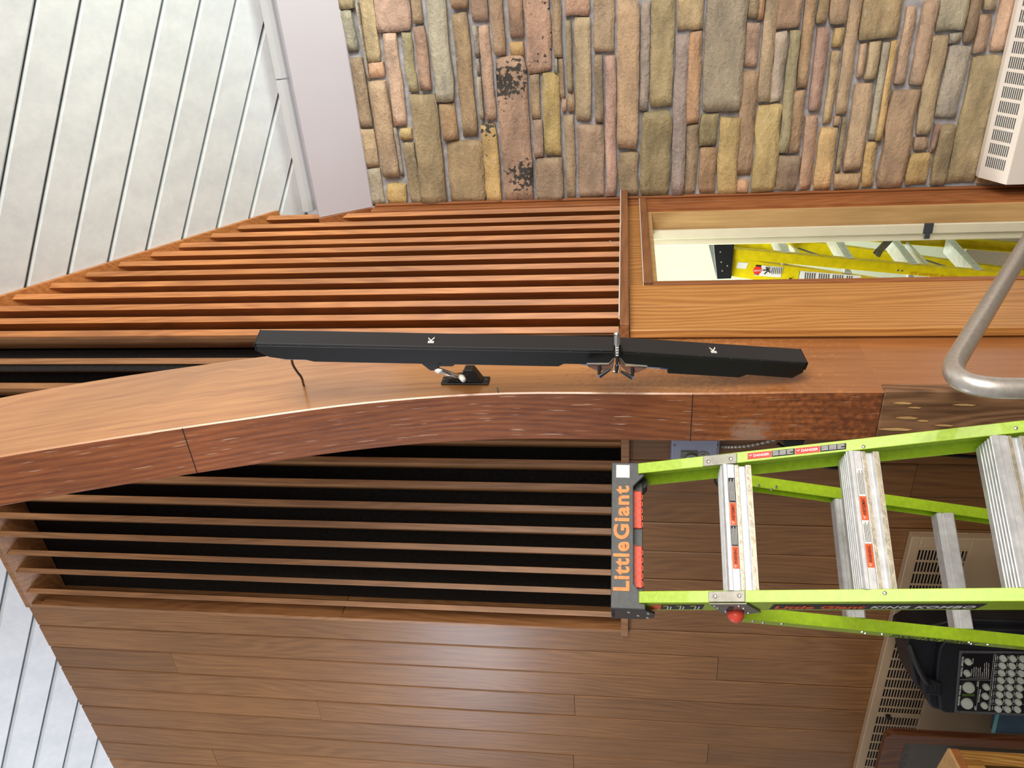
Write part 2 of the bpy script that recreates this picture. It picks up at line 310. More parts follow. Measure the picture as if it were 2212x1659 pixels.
# field stone, base tone comes from each stone's own object colour
for nm_, lich in (('stone', False), ('stone_lichen', True)):
    m, nt, b = newmat(nm_); L = nt.links; N = nt.nodes.new
    tc = N('ShaderNodeTexCoord'); oi = N('ShaderNodeObjectInfo')
    sc = N('ShaderNodeVectorMath'); sc.operation = 'SCALE'; sc.inputs[0].default_value = (31, 17, 23); L.new(oi.outputs['Random'], sc.inputs['Scale'])
    ad = N('ShaderNodeVectorMath'); ad.operation = 'ADD'; L.new(tc.outputs['Object'], ad.inputs[0]); L.new(sc.outputs['Vector'], ad.inputs[1])
    mp = N('ShaderNodeMapping'); mp.inputs['Scale'].default_value = (5, 5, 11); mp.inputs['Rotation'].default_value = (0, .9, 0); L.new(ad.outputs['Vector'], mp.inputs['Vector'])
    n1 = N('ShaderNodeTexNoise'); n1.inputs['Scale'].default_value = 1.3; n1.inputs['Detail'].default_value = 7; n1.inputs['Roughness'].default_value = .6; L.new(mp.outputs['Vector'], n1.inputs['Vector'])
    r1 = N('ShaderNodeValToRGB'); e = r1.color_ramp.elements; e[0].position = .3; e[0].color = (.62, .61, .60, 1); e[1].position = .7; e[1].color = (1.16, 1.10, 1.02, 1)
    x = e.new(.5); x.color = (.92, .88, .82, 1)
    L.new(n1.outputs['Fac'], r1.inputs['Fac'])
    mu = N('ShaderNodeMix'); mu.data_type = 'RGBA'; mu.blend_type = 'MULTIPLY'; mu.inputs['Factor'].default_value = 1
    L.new(oi.outputs['Color'], mu.inputs['A']); L.new(r1.outputs['Color'], mu.inputs['B'])
    n2 = N('ShaderNodeTexNoise'); n2.inputs['Scale'].default_value = 26; n2.inputs['Detail'].default_value = 6; L.new(ad.outputs['Vector'], n2.inputs['Vector'])
    r2 = N('ShaderNodeValToRGB'); r2.color_ramp.elements[0].position = .64; r2.color_ramp.elements[1].position = .76; r2.color_ramp.elements[0].color = (0, 0, 0, 1); r2.color_ramp.elements[1].color = (.6, .6, .6, 1); L.new(n2.outputs['Fac'], r2.inputs['Fac'])
    m2 = N('ShaderNodeMix'); m2.data_type = 'RGBA'; L.new(r2.outputs['Color'], m2.inputs['Factor']); L.new(mu.outputs['Result'], m2.inputs['A']); m2.inputs['B'].default_value = srgb(226, 210, 186)
    fin = m2.outputs['Result']
    if lich:
        n5 = N('ShaderNodeTexNoise'); n5.inputs['Scale'].default_value = 5; n5.inputs['Detail'].default_value = 1; L.new(tc.outputs['Object'], n5.inputs['Vector'])
        n6 = N('ShaderNodeTexNoise'); n6.inputs['Scale'].default_value = 55; n6.inputs['Detail'].default_value = 7; L.new(tc.outputs['Object'], n6.inputs['Vector'])
        a6 = N('ShaderNodeMath'); a6.operation = 'ADD'; L.new(n5.outputs['Fac'], a6.inputs[0]); L.new(n6.outputs['Fac'], a6.inputs[1])
        r6 = N('ShaderNodeValToRGB'); r6.color_ramp.elements[0].position = .98 / 1.0 - .0; r6.color_ramp.elements[1].position = 1.0
        s6 = N('ShaderNodeMapRange'); s6.inputs['From Min'].default_value = 1.10; s6.inputs['From Max'].default_value = 1.16; L.new(a6.outputs['Value'], s6.inputs['Value'])
        m6 = N('ShaderNodeMix'); m6.data_type = 'RGBA'; L.new(s6.outputs['Result'], m6.inputs['Factor']); L.new(fin, m6.inputs['A']); m6.inputs['B'].default_value = srgb(78, 76, 72)
        fin = m6.outputs['Result']
    L.new(fin, b.inputs['Base Color']); b.inputs['Roughness'].default_value = .78
    n3 = N('ShaderNodeTexNoise'); n3.inputs['Scale'].default_value = 60; n3.inputs['Detail'].default_value = 8; n3.inputs['Roughness'].default_value = .7; L.new(ad.outputs['Vector'], n3.inputs['Vector'])
    b1 = N('ShaderNodeBump'); b1.inputs['Strength'].default_value = 1.0; b1.inputs['Distance'].default_value = .03; L.new(n1.outputs['Fac'], b1.inputs['Height'])
    b2 = N('ShaderNodeBump'); b2.inputs['Strength'].default_value = .9; b2.inputs['Distance'].default_value = .01; L.new(n3.outputs['Fac'], b2.inputs['Height']); L.new(b1.outputs['Normal'], b2.inputs['Normal'])
    L.new(b2.outputs['Normal'], b.inputs['Normal'])
    M[nm_] = m

# ------------------------------------------------------------------ the room shell
YL = 2.41     # face of the plank wall
XR = -1.22    # face of the side wall (slats, doorway)
YS = 3.745    # face of the stone wall
def ceilz(y): return 6.906 - .82 * y
fl = part('floor', box((-5, -5, -.1), (5, 5.4, 0)), M['carpet']); tag(fl, 'brown carpeted floor below the walls, out of view', 'floor', kind='structure')

# ceiling: boards laid on the diagonal, each its own part
E2 = V((0, -.7733, .634)); EN = V((0, .634, .7733)); P0 = V((0, 3.84, ceilz(3.84)))
def cpt(x, s, h=0): return P0 + V((x, 0, 0)) + E2 * s + EN * h
ce = part('ceiling', slab([cpt(-4.9, 0, .035), cpt(2.4, 0, .035), cpt(2.4, 4.4, .035), cpt(-4.9, 4.4, .035)], EN * .03), M['dark'])
tag(ce, 'sloping ceiling of white painted diagonal boards', 'ceiling', kind='structure')
phi = math.radians(29.0); wn = (math.sin(phi), math.cos(phi))
def clip(poly, nx, ny, c):
    out = []
    for i in range(len(poly)):
        a, b_ = poly[i], poly[(i + 1) % len(poly)]
        da = a[0] * nx + a[1] * ny - c; db = b_[0] * nx + b_[1] * ny - c
        if da <= 0: out.append(a)
        if da * db < 0:
            t = da / (da - db); out.append((a[0] + (b_[0] - a[0]) * t, a[1] + (b_[1] - a[1]) * t))
    return out
RECT = [(-4.9, 0), (2.4, 0), (2.4, 4.4), (-4.9, 4.4)]
for k in range(-36, 22):
    w1 = .734 - .1497 * k; w0 = w1 - .1497
    geo = []
    outer = clip(clip(RECT, wn[0], wn[1], w1 - .0034), -wn[0], -wn[1], -(w0 + .0034))
    inner = clip(clip(RECT, wn[0], wn[1], w1 - .0115), -wn[0], -wn[1], -(w0 + .0115))
    if len(outer) < 3 or len(inner) != len(outer): continue
    dz = random.uniform(-.0015, .0015)
    n = len(outer)
    vs = [cpt(*p, .034) for p in outer] + [cpt(*p, .014) for p in outer] + [cpt(*p, dz) for p in inner]
    fs = [[i, (i + 1) % n, n + (i + 1) % n, n + i] for i in range(n)] + [[n + i, n + (i + 1) % n, 2 * n + (i + 1) % n, 2 * n + i] for i in range(n)]
    fs += [list(range(2 * n, 3 * n))]
    part('ceiling_board', (vs, fs), M['ceil'], ce)
# trim in the angle between ceiling and soffit
def quarter(x0, x1, sy):
    prof = [(3.842, ceilz(3.842) + .0), (3.84 - .026, ceilz(3.84 - .026) - .002), (3.822, 3.745), (3.836, 3.728), (3.87, 3.72)]
    return slab([(x0, y + sy, z + sy * .6) for y, z in prof], (x1 - x0, 0, 0))
t1 = part('trim_1', quarter(-1.27, -.625, 0), M['white'], bevel=.003); tag(recentre(t1), 'white quarter round trim under ceiling, length nearest the slats', 'trim', kind='structure')
t2 = part('trim_2', quarter(-.62, 2.2, -.004), M['white'], bevel=.003); tag(recentre(t2), 'white quarter round trim under ceiling, length running out of frame', 'trim', kind='structure')

# soffit board
so = thing('soffit_beam', 'wide pale lavender sloping beam board between white ceiling and stone wall', 'beam', (0, 3.7, 3.375))
part('sloped_face', slab([(-1.222, 3.589, 3.602), (-1.222, 3.727, 3.375), (-1.222, 3.88, 3.375), (-1.222, 3.88, 3.735)], (3.4, 0, 0)), M['soffit'], so, bevel=.003)

# ------------------------------------------------------------------ plank wall
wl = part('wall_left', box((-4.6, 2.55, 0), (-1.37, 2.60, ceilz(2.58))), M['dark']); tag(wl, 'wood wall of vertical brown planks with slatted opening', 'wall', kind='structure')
xs = [-2.656 - .1473 * k for k in range(14)]
joints = {(-3.10): 4.298, (-3.385): 3.625, (-3.24): 2.37, (-3.83): 4.29, (-3.53): 1.756, (-3.68): 2.387}
extra = {-2.95: 1.747, -1.92: 1.13}
def plank(x0, x1, z0, z1):
    z1a = z1
    g = .0012; c = .005; y0 = YL + random.uniform(-.0015, .0015)
    # board with eased long edges so that the joints read as v grooves
    prof = [(x0 + g, y0 + .022), (x0 + g, y0 + .0045), (x0 + g + c, y0), (x1 - g - c, y0), (x1 - g, y0 + .0045), (x1 - g, y0 + .022)]
    return part('plank', slab([(x, y, z0 + .001) for x, y in prof], (0, 0, z1a - z0 - .002)), M['plank'], wl)
ZT = ceilz(YL) - .0
rj = random.Random(3)
for k in range(13):
    x1, x0 = xs[k], xs[k + 1]
    cuts = [0]
    key = min(list(joints) + list(extra), key=lambda q: abs(q - x0))
    zz = []
    if abs(key - x0) < .04: zz.append((joints | extra)[key])
    cuts += sorted(zz) + [ZT]
    for a, b_ in zip(cuts, cuts[1:]): plank(x0, x1, a, b_)
for k in range(9):
    x0 = -2.656 + .1473 * k; x1 = x0 + .1473
    cuts = [0, 2.128]
    if abs(x0 + 1.92) < .02: cuts = [0, 1.13, 2.128]
    for a, b_ in zip(cuts, cuts[1:]): plank(x0, x1, a, b_)
# slatted opening over the ledge
slatn = V((-.71, .704, 0)); slatt = V((.704, .71, 0))
def slat(P, ztop, zbot, mat, d=.125, th=.0115, par=None):
    P = V(P); a = P - slatt * th; b_ = P + slatt * th
    c, dd = b_ + slatn * d, a + slatn * d
    bot = [V((q.x, q.y, zbot)) for q in (a, b_, c, dd)]
    top = [V((q.x, q.y, ztop(q.y))) for q in (a, b_, c, dd)]
    vs = bot + top
    fs = [[3, 2, 1, 0], [4, 5, 6, 7]] + [[i, (i + 1) % 4, 4 + (i + 1) % 4, 4 + i] for i in range(4)]
    return part('slat', (vs, fs), mat, par, bevel=.0012)
for x in [-2.575, -2.445, -2.335, -2.225, -2.12, -2.01, -1.901, -1.791, -1.684, -1.572, -1.46, -1.352, -1.246]:
    slat((x + random.uniform(-.002, .002), YL + .005, 0), lambda y: ceilz(y) - .03, 2.158, M['slatleft'], par=wl, d=.118)
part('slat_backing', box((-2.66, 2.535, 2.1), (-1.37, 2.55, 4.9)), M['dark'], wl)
part('panel_ledge', box((-2.672, 2.385, 2.128), (-1.40, 2.53, 2.158)), M['slatleft'], wl, bevel=.002)
part('top_board', slab([(-2.672, 2.40, ceilz(2.40) - .002), (-2.672, 2.53, ceilz(2.53) - .002), (-2.672, 2.53, ceilz(2.53) - .024), (-2.672, 2.40, ceilz(2.40) - .028)], (1.44, 0, 0)), M['slatleft'], wl, bevel=.0015)
for z0, z1 in ((2.158, 3.392), (3.395, 4.86)):
    part('side_board', slab([(-2.657, 2.408, z0), (-2.672, 2.408, z0), (-2.672, 2.535, z0), (-2.657, 2.535, z0)], (0, 0, z1 - z0)), M['slatleft'], wl)
part('edge_strip', box((-2.672, 2.404, 2.158), (-2.655, 2.409, 4.9)), M['slatleft'], wl)

# ------------------------------------------------------------------ side wall: slats, header, doorway
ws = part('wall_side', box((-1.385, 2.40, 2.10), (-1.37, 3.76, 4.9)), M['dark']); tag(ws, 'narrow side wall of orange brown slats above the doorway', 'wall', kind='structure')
for y in [3.634, 3.513, 3.404, 3.284, 3.181, 3.068, 2.957, 2.844, 2.733, 2.621, 2.509, 2.40]:
    slat((XR - .012, y + .008, 0), lambda yy: ceilz(yy) - .028, 2.165, M['slat'], par=ws, d=.15, th=.0115)
part('top_board', slab([(XR - .13, 2.40, ceilz(2.40) - .001), (XR - .13, 3.70, ceilz(3.70) - .001), (XR - .13, 3.70, ceilz(3.70) - .024), (XR - .13, 2.40, ceilz(2.40) - .024)], (.135, 0, 0)), M['slat'], ws, bevel=.0015)
part('sloped_trim', slab([(XR - .1, 3.575, 3.60), (XR - .1, 3.595, 3.61), (XR - .1, 3.72, 3.405), (XR - .1, 3.72, 3.37)], (.099, 0, 0)), M['trim'], ws, bevel=.001)
part('corner_board', box((XR - .06, 3.668, 0.0), (XR + .0, 3.742, 3.37)), M['trim'], ws, bevel=.002)
part('corner_bead', box((XR + .002, 3.722, 0.0), (XR + .012, 3.742, 3.36)), M['trim'], ws, bevel=.002)
part('ledge', box((XR - .028, 2.335, 2.132), (XR + .045, 3.73, 2.162)), M['trimh'], ws, bevel=.0015)
part('caulk_line', box((XR + .03, 2.40, 2.1625), (XR + .0452, 3.73, 2.1665)), M['caulk'], ws)
part('header_board', box((XR - .03, 2.755, 2.078), (XR - .012, 3.722, 2.132)), M['casing'], ws, bevel=.001)
part('lintel', box((XR - .02, 2.755, 2.046), (XR + .006, 3.722, 2.076)), M['trimh'], ws, bevel=.0015)
part('caulk_line', box((XR + .0, 2.757, 2.0765), (XR + .0065, 3.72, 2.0795)), M['caulk'], ws)
part('door_side_board', box((XR - .02, 2.562, 0), (XR, 2.735, 2.13)), M['casing'], ws, bevel=.001)
part('door_side_board', box((XR - .02, 2.392, 0), (XR, 2.5605, 2.13)), M['casing'], ws, bevel=.001)
part('edge_board', box((XR - .02, 2.362, 0), (XR + .008, 2.3915, 2.13)), M['casing'], ws, bevel=.0015)
part('post_board', box((XR - .025, 3.598, 0), (XR - .004, 3.667, 2.045)), M['trim'], ws, bevel=.001)

dr = thing('door_1', 'open doorway with raw wood and cream painted jambs', 'door', (XR - .1, 3.2, 0), kind='structure')
JX1 = onY(1712, 489, 3.585).x; JX2 = onY(1712, 511, 3.575).x; JX3 = onY(1712, 526, 3.59).x
part('far_jamb', box((JX1, 3.585, 0), (XR - .02, 3.64, 2.045)), M['jamb'], dr, bevel=.001)
part('far_stop', box((JX2, 3.573, 0), (JX1 - .001, 3.64, 2.045)), M['cream'], dr, bevel=.003)
part('far_casing', box((JX3, 3.59, 0), (JX2 - .001, 3.66, 2.10)), M['cream'], dr, bevel=.006)
part('near_jamb', box((XR - .12, 2.736, 0), (XR + .004, 2.765, 2.045)), M['trim'], dr, bevel=.0015)
part('head_jamb', box((XR - .13, 2.765, 2.025), (XR - .02, 3.585, 2.045)), M['jamb'], dr, bevel=.001)
hp = onY(2005, 491, 3.575)
part('strike_plate', [box((hp.x - .028, 3.569, hp.z - .02), (hp.x + .02, 3.575, hp.z + .02)), box((hp.x - .05, 3.567, hp.z - .012), (hp.x - .028, 3.573, hp.z + .012))], M['grey'], dr, bevel=.001, label='dark bare hinge recess in the cream jamb')
# room behind the doorway
rm = part('wall_back', box((-3.6, 5.1, 0), (-1.2, 5.2, 2.5)), M['roomwall']); tag(rm, 'pale wall of the room seen through the doorway', 'wall', kind='structure')
r2_ = part('wall_room_end', box((-3.7, 2.62, 0), (-3.6, 5.2, 2.5)), M['roomwall']); tag(r2_, 'pale end wall of the room behind the doorway', 'wall', kind='structure')
r3_ = part('ceiling_side_room', box((-3.7, 2.62, 2.5), (-1.40, 5.2, 2.55)), M['roomwall']); tag(r3_, 'pale flat ceiling of the room behind the doorway', 'ceiling', kind='structure')
r4_ = part('wall_room_partition', box((-1.40, 3.80, 0), (-1.30, 5.2, 2.5)), M['roomwall']); tag(r4_, 'pale partition behind the stone wall', 'wall', kind='structure')

# ------------------------------------------------------------------ stone wall
wr = part('wall_right', box((-1.225, YS + .012, 0), (2.4, YS + .06, 3.50)), M['mortar']); tag(wr, 'ledge stone wall of tan and pink stones in grey mortar', 'wall', kind='structure')
TONE = {'t': (206, 186, 156), 'p': (212, 182, 162), 'o': (200, 182, 150), 'y': (222, 194, 142), 'g': (194, 186, 176), 'b': (198, 174, 148), 'w': (212, 202, 184), 'q': (220, 186, 152)}
def noi(x, z, k): return noise.noise(V((x * k, 3.1, z * k)))
def stone(xa, xb, za, zb, tone, mat='stone'):
    xa -= .0015; xb += .0015; za -= .0012; zb += .0012
    w, h = xb - xa, zb - za
    if w < .02 or h < .006: return
    nx = max(2, min(11, int(w / .028))); nz = max(2, min(6, int(h / .018)))
    th = random.uniform(.006, .024); tx = random.uniform(-.012, .012); tz = random.uniform(-.012, .012)
    sd = random.uniform(0, 50); cr = min(w, h) * .2
    vs = []; fs = []
    for j in range(nz + 1):
        for i in range(nx + 1):
            u, v = i / nx, j / nz
            x = xa + w * u; z = za + h * v
            edge = i in (0, nx) or j in (0, nz)
            ex = noise.noise(V((sd, z * 14, .3))) * min(.008, w * .08) + noise.noise(V((sd, z * 50, .3))) * .002
            ez = noise.noise(V((x * 9, sd, .7))) * min(.007, h * .13) + noise.noise(V((x * 40, sd, .7))) * .002
            if i in (0, nx): x += ex
            if j in (0, nz): z += ez
            if i in (0, nx) and j in (0, nz):
                x += cr * (.35 if i == 0 else -.35) * random.random() ** 2; z += cr * (.4 if j == 0 else -.4) * random.random() ** 2
            rel = noise.noise(V((x * 11 + sd, z * 16, sd))) * .011 + noise.noise(V((x * 34 + sd, z * 44, sd))) * .0045
            y = YS - th * (0.90 if edge else 1) - (0 if edge else rel) - tx * (u - .5) - tz * (v - .5)
            vs.append(V((x, min(y, YS + .004), z)))
    g = lambda i, j: j * (nx + 1) + i
    for j in range(nz):
        for i in range(nx): fs.append([g(i, j), g(i + 1, j), g(i + 1, j + 1), g(i, j + 1)])
    ring = [g(i, 0) for i in range(nx)] + [g(nx, j) for j in range(nz)] + [g(i, nz) for i in range(nx, 0, -1)] + [g(0, j) for j in range(nz, 0, -1)]
    n0 = len(vs)
    for r_ in ring: vs.append(V((vs[r_].x, YS + .02, vs[r_].z)))
    k = len(ring)
    for i in range(k): fs.append([ring[i], n0 + i, n0 + (i + 1) % k, ring[(i + 1) % k]])
    o = part('stone', (vs, fs), M[mat], wr, smooth=True)
    for p_ in o.data.polygons[nx * nz:]: p_.use_smooth = False
    c = TONE[tone]; f = random.uniform(.9, 1.1)
    c = srgb(*[max(0, min(255, q * f + random.uniform(-5, 5))) for q in c]); o.color = c
    return o
R2 = """120,0,245,62,o 140,85,272,400,g 195,460,385,1000,b 290,1030,440,1325,o 345,1350,490,1640,w 262,20,365,630,g
280,0,460,485,o 355,505,492,615,q 358,650,605,1400,b 490,1470,672,1630,y 405,0,710,235,p 470,265,668,990,p 605,1020,703,1105,y 560,1020,634,1400,g
628,1135,780,1625,b 622,260,748,725,o 685,760,985,1610,o 700,0,792,185,p 718,215,865,712,p 815,0,1048,800,w 928,830,1072,1110,q
968,1130,1298,1605,t 1012,0,1150,65,b 1018,110,1230,1075,b 1252,990,1420,1598,y 1165,0,1308,155,b 1185,210,1245,455,g 1210,465,1245,590,g
1222,615,1278,938,w 1232,205,1372,950,p 1328,0,1450,430,p 1362,455,1670,1590,p 1462,0,1590,300,b 1485,340,1600,445,y 1598,0,1818,568,p
1640,600,1727,945,t 1665,960,1752,1245,p 1737,585,1892,1225,y 1680,1260,1907,1580,o 1818,0,1900,450,t 1832,465,1862,575,g"""
R3 = """75,0,268,120,p 80,160,137,720,o 95,735,152,880,p 25,465,72,785,b 52,790,88,885,p 70,910,162,1565,t 150,140,290,950,t 175,1000,390,1555,p 300,0,465,405,t
310,440,378,965,b 395,450,480,1550,p 492,10,655,1170,t 505,1215,655,1545,o 683,5,737,862,g 762,0,922,835,t 688,890,907,1540,o 975,0,1167,232,t 958,270,1015,1540,g
1065,262,1132,978,q 1045,995,1112,1535,b 1205,0,1464,872,w 1158,910,1284,1145,o 1152,1175,1260,1530,q 1315,935,1427,1530,y 1538,0,1607,140,b 1618,0,1650,150,q
1525,185,1604,525,p 1490,575,1552,1390,b 1440,1435,1527,1520,q 1672,0,1700,795,b 1612,840,1735,1515,y 1778,0,1937,215,b 1752,255,1792,800,w 1868,245,1845,1205,o
1762,1240,1914,1505,b"""
R4 = """145,228,0,78,155,690,q 65,140,720,0,95,1210,q 150,240,920,90,185,1500,p 245,320,0,235,318,180,o 345,470,0,330,460,190,b 238,330,220,168,255,875,p
372,440,228,360,430,375,y 362,422,415,278,345,985,o 500,582,0,385,478,900,o 600,920,0,582,875,292,b 590,625,350,545,592,608,p 655,730,335,605,695,625,t
765,816,340,645,693,1110,w 822,870,330,697,745,1110,y 264,395,1020,200,335,1500,y 375,412,925,368,406,990,q 432,465,930,390,420,1355,b 540,683,665,447,580,1340,o
377,580,1380,368,575,1490,q 640,725,1130,585,675,1482,y 945,1025,55,855,942,660,p 1082,1184,10,978,1080,670,b 840,1053,712,698,915,1478,b 1147,1265,285,1017,1133,1065,t
1205,1438,0,1192,1400,238,w 1458,1530,0,1397,1474,322,b 1292,1385,262,1280,1380,338,g 1565,1662,0,1550,1655,72,o 1540,1638,112,1478,1583,410,p 1700,1812,0,1618,1724,408,p
1277,1450,368,1182,1340,932,w 1010,1116,1097,1003,1110,1190,b 1167,1204,990,1142,1174,1205,p 1220,1324,995,1132,1254,1462,o 982,1153,1230,940,1110,1470,y 1478,1712,447,1272,1505,1450,o"""
SC = .2712
def X(px, py): return onY(px, py, YS)
tops = []
for off, src in ((700, R2), (1200, R3)):
    for s in src.split():
        a = s.split(','); x0, y0, x1, y1 = map(float, a[:4])
        A = X(off + x0 * SC, y0 * SC); B = X(off + x1 * SC, y1 * SC)
        if off == 700 and B.z > 3.375: pass
        xb = A.x
        if y0 < 5: tops.append((B.z, A.z)); xb = A.x + random.uniform(.03, .3)
        stone(max(B.x, -1.212), xb, B.z, min(A.z, 3.40), a[4], 'stone_lichen' if a[0] in ('1362', '1598', '1252') and off == 700 else 'stone')
for s in R4.split():
    a = s.split(','); x0, x1, yt, xb0, xb1, yb = map(float, a[:6])
    q = [X(1700 + x0 * SC, yt * SC), X(1700 + x1 * SC, yt * SC), X(1700 + xb0 * SC, yb * SC), X(1700 + xb1 * SC, yb * SC)]
    xr = (q[0].x + q[1].x) / 2
    if yt < 5: xr += random.uniform(.03, .3)
    stone(max((q[2].x + q[3].x) / 2, -1.212), xr, (q[1].z + q[3].z) / 2, (q[0].z + q[2].z) / 2, a[6])
# the wall goes on past the frame: same coursing
z = .62; rr = random.Random(11)
while z < 3.36:
    h = rr.uniform(.05, .15); x = .06 + rr.uniform(0, .05)
    while x < 1.7:
        w = rr.uniform(.15, .5); stone(x, x + w - .016, z, min(z + h - .016, 3.37), rr.choice('ttpobgyq')); x += w
    z += h
# low courses hidden by the heater
for i in range(9): stone(-1.2 + i * .4, -.82 + i * .4, .44, .60, 'tbogpyt'[i % 7])

# ------------------------------------------------------------------ laminated arch
arch = thing('timber_arch', 'curved laminated timber arch with glossy orange side and dark red front', 'beam', (-1.335, 2.2, 0))
XA = -1.25; XB = -1.42
FR = [(0.0, 2.045), (1.42, 2.045), (1.95, 2.032), (2.5, 2.03), (2.92, 1.973), (3.31, 1.868), (3.62, 1.775), (3.93, 1.672), (4.3, 1.535), (4.8, 1.33), (5.4, 1.05)]
BK = [(0.0, 2.383), (1.42, 2.383), (1.95, 2.383), (2.5, 2.383), (2.97, 2.35), (3.33, 2.268), (3.60, 2.19), (3.88, 2.10), (4.16, 1.985), (4.55, 1.80), (5.1, 1.53)]
def interp(P, n):
    out = []
    for i in range(len(P) - 1):
        p0 = V(P[max(i - 1, 0)]); p1 = V(P[i]); p2 = V(P[i + 1]); p3 = V(P[min(i + 2, len(P) - 1)])
        for k in range(n):
            t = k / n
            out.append(.5 * ((2 * p1) + (p2 - p0) * t + (2 * p0 - 5 * p1 + 4 * p2 - p3) * t * t + (3 * p1 - p0 - 3 * p2 + p3) * t ** 3))
    out.append(V(P[-1])); return out
F = interp(FR, 5); K = interp(BK, 5)
def ribmesh(name, i0, i1, faces, mat, xa=XA, xb=XB):
    vs = []; fs = []; uvs = []
    rows = []
    for i in range(i0, i1 + 1):
        f, k = F[i], K[i]
        e = .004
        rows.append([(xb, k.y, k.x), (xa, k.y, k.x), (xa, f.y + e, f.x), (xa - e, f.y, f.x), (xb + e, f.y, f.x), (xb, f.y + e, f.x)])
    vs = [V(p) for r in rows for p in r]; n = 6; uvf = []
    for i in range(len(rows) - 1):
        for k in faces:
            a, b_ = i * n + k, i * n + (k + 1) % n
            fs.append([a, b_, b_ + n, a + n])
    o = part(name, (vs, fs), mat, arch)
    me = o.data; uv = me.uv_layers.new(name='UVMap')
    bs = ORG[arch.name]
    for p in me.polygons:
        nx = abs(p.normal.x) > .6
        for li in p.loop_indices:
            c = me.vertices[me.loops[li].vertex_index].co + bs
            # distance across measured from the front edge at that height
            fr = min(F, key=lambda q: abs(q.x - c.z) if abs(c.y - q.y) < .3 else 9)
            uv.data[li].uv = (c.z + (c.y - fr.y) * .35, (c.y - fr.y) * .95) if nx else (c.z, xa - c.x)
    return o
isp = 5
NF = len(F) - 1
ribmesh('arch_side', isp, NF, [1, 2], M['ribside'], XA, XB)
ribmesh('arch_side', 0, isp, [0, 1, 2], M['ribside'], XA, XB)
ribmesh('arch_front', isp, NF, [3, 4, 5, 0], M['ribfront'], XA, XB)
part('splice_block', box((XB - .002, 2.041, 0), (XA + .004, 2.082, 1.418)), M['splice'], arch, bevel=.003)
for sx, sz, L_, w_ in ((-1.285, 1.365, .05, .006), (-1.30, 1.33, .035, .004), (-1.335, 1.345, .06, .007), (-1.345, 1.30, .03, .004), (-1.375, 1.37, .09, .007), (-1.36, 1.24, .05, .005), (-1.29, 1.20, .06, .005)):
    part('splinter', slab([(sx, 2.0395, sz + L_ / 2), (sx - w_ * .6, 2.0395, sz + L_ * .1), (sx - w_ * .5, 2.0385, sz - L_ * .35), (sx, 2.0395, sz - L_ / 2), (sx + w_ * .6, 2.0385, sz - L_ * .1), (sx + w_ * .4, 2.0395, sz + L_ * .3)], (0, .004, 0)), M['jamb'], arch)
# layered look: thin glue lines on the front at two heights
for zq in (1.93, 3.42):
    fq = min(F, key=lambda q: abs(q.x - zq))
    part('joint_line', box((XB + .002, fq.y - .001, fq.x - .0012), (XA - .003, fq.y + .004, fq.x + .0012)), M['dark'], arch)

# ------------------------------------------------------------------ column speakers
SN = V((.985, -.17, 0)).normalized(); ST = V((.17, .985, 0)).normalized()
def column(label, ptop, pbot, t0, t1, prof, logo, grp, kx):
    a = depth(*ptop, t0); b_ = depth(*pbot, t1)
    ax = (a - b_).normalized(); Lh = (a - b_).length
    sp_ = thing('column_speaker', label, 'speaker', b_, grp)
    nn = (SN - ax * SN.dot(ax)).normalized(); tt = ST - ax * ST.dot(ax) - nn * ST.dot(nn); tt.normalize()
    Wd = .066
    # body profile: (fraction from the top, depth behind the front edge)
    poly = [a + (b_ - a) * f - nn * d for f, d in prof]
    part('body', slab(poly, tt * Wd), M['blacks'], sp_, bevel=.0012)
    o = a + nn * .001; 
    part('grille', slab([a + nn * .0 + tt * .001, b_ + tt * .001, b_ + tt * (Wd - .001), a + tt * (Wd - .001)], nn * .008), M['grille'], sp_, bevel=.0025, seg=2)
    go = bpy.data.objects[[x.name for x in sp_.children if x.name.startswith('grille')][-1]]; gu = go.data.uv_layers.new(name='UVMap')
    for p_ in go.data.polygons:
        for li in p_.loop_indices:
            co = go.data.vertices[go.data.loops[li].vertex_index].co; gu.data[li].uv = (co.dot(ax), co.dot(tt) + co.dot(nn))
    parts('end_cap', [slab([p - tt * .0012 + nn * .0065, p + tt * (Wd + .0012) + nn * .0065, p + tt * (Wd + .0012) - nn * .018, p - tt * .0012 - nn * .018], q * .003) for p, q in ((a, ax), (b_, -ax))], M['blacks'], sp_)
    c = a + (b_ - a) * logo + nn * .0084 + tt * (Wd * .5)
    text('logo', 'K', c - tt * .012 - ax * .008, tt * .024, ax * .017, M['paper'], sp_, ext=.001, bold=.01, label='white letter logo')
    part('logo_bar', slab([c - tt * .0165 - ax * .008, c - tt * .0135 - ax * .008, c - tt * .0135 + ax * .009, c - tt * .0165 + ax * .009], nn * .001), M['paper'], sp_)
    scr = []
    for k in range(kx): scr.append(dome(a + (b_ - a) * ((k + .5) / kx) + nn * .004 - tt * .0005, -tt, .0013, .001, 6))
    stuff('screw_row', scr, M['plate'], sp_)
    return sp_, a, b_, ax, nn, tt
profU = [(0, 0), (1, 0), (1, .044), (.86, .044), (.845, .054), (.155, .054), (.13, .047), (.075, .047), (.03, .04), (0, .02)]
s1 = column('long black column speaker with perforated grille, the longer of the two', (552, 747), (1329, 762), 2.24, 2.235, profU, .487, 'black column speakers on the arch', 12)
profL = [(0, 0), (1, 0), (1, .03), (.955, .052), (.70, .050), (.665, .062), (.27, .062), (.265, .044), (0, .042)]
s2 = column('short black column speaker tilted back, the one nearer the steel handrail', (1344, 763), (1742, 788), 2.235, 2.29, profL, .497, 'black column speakers on the arch', 6)
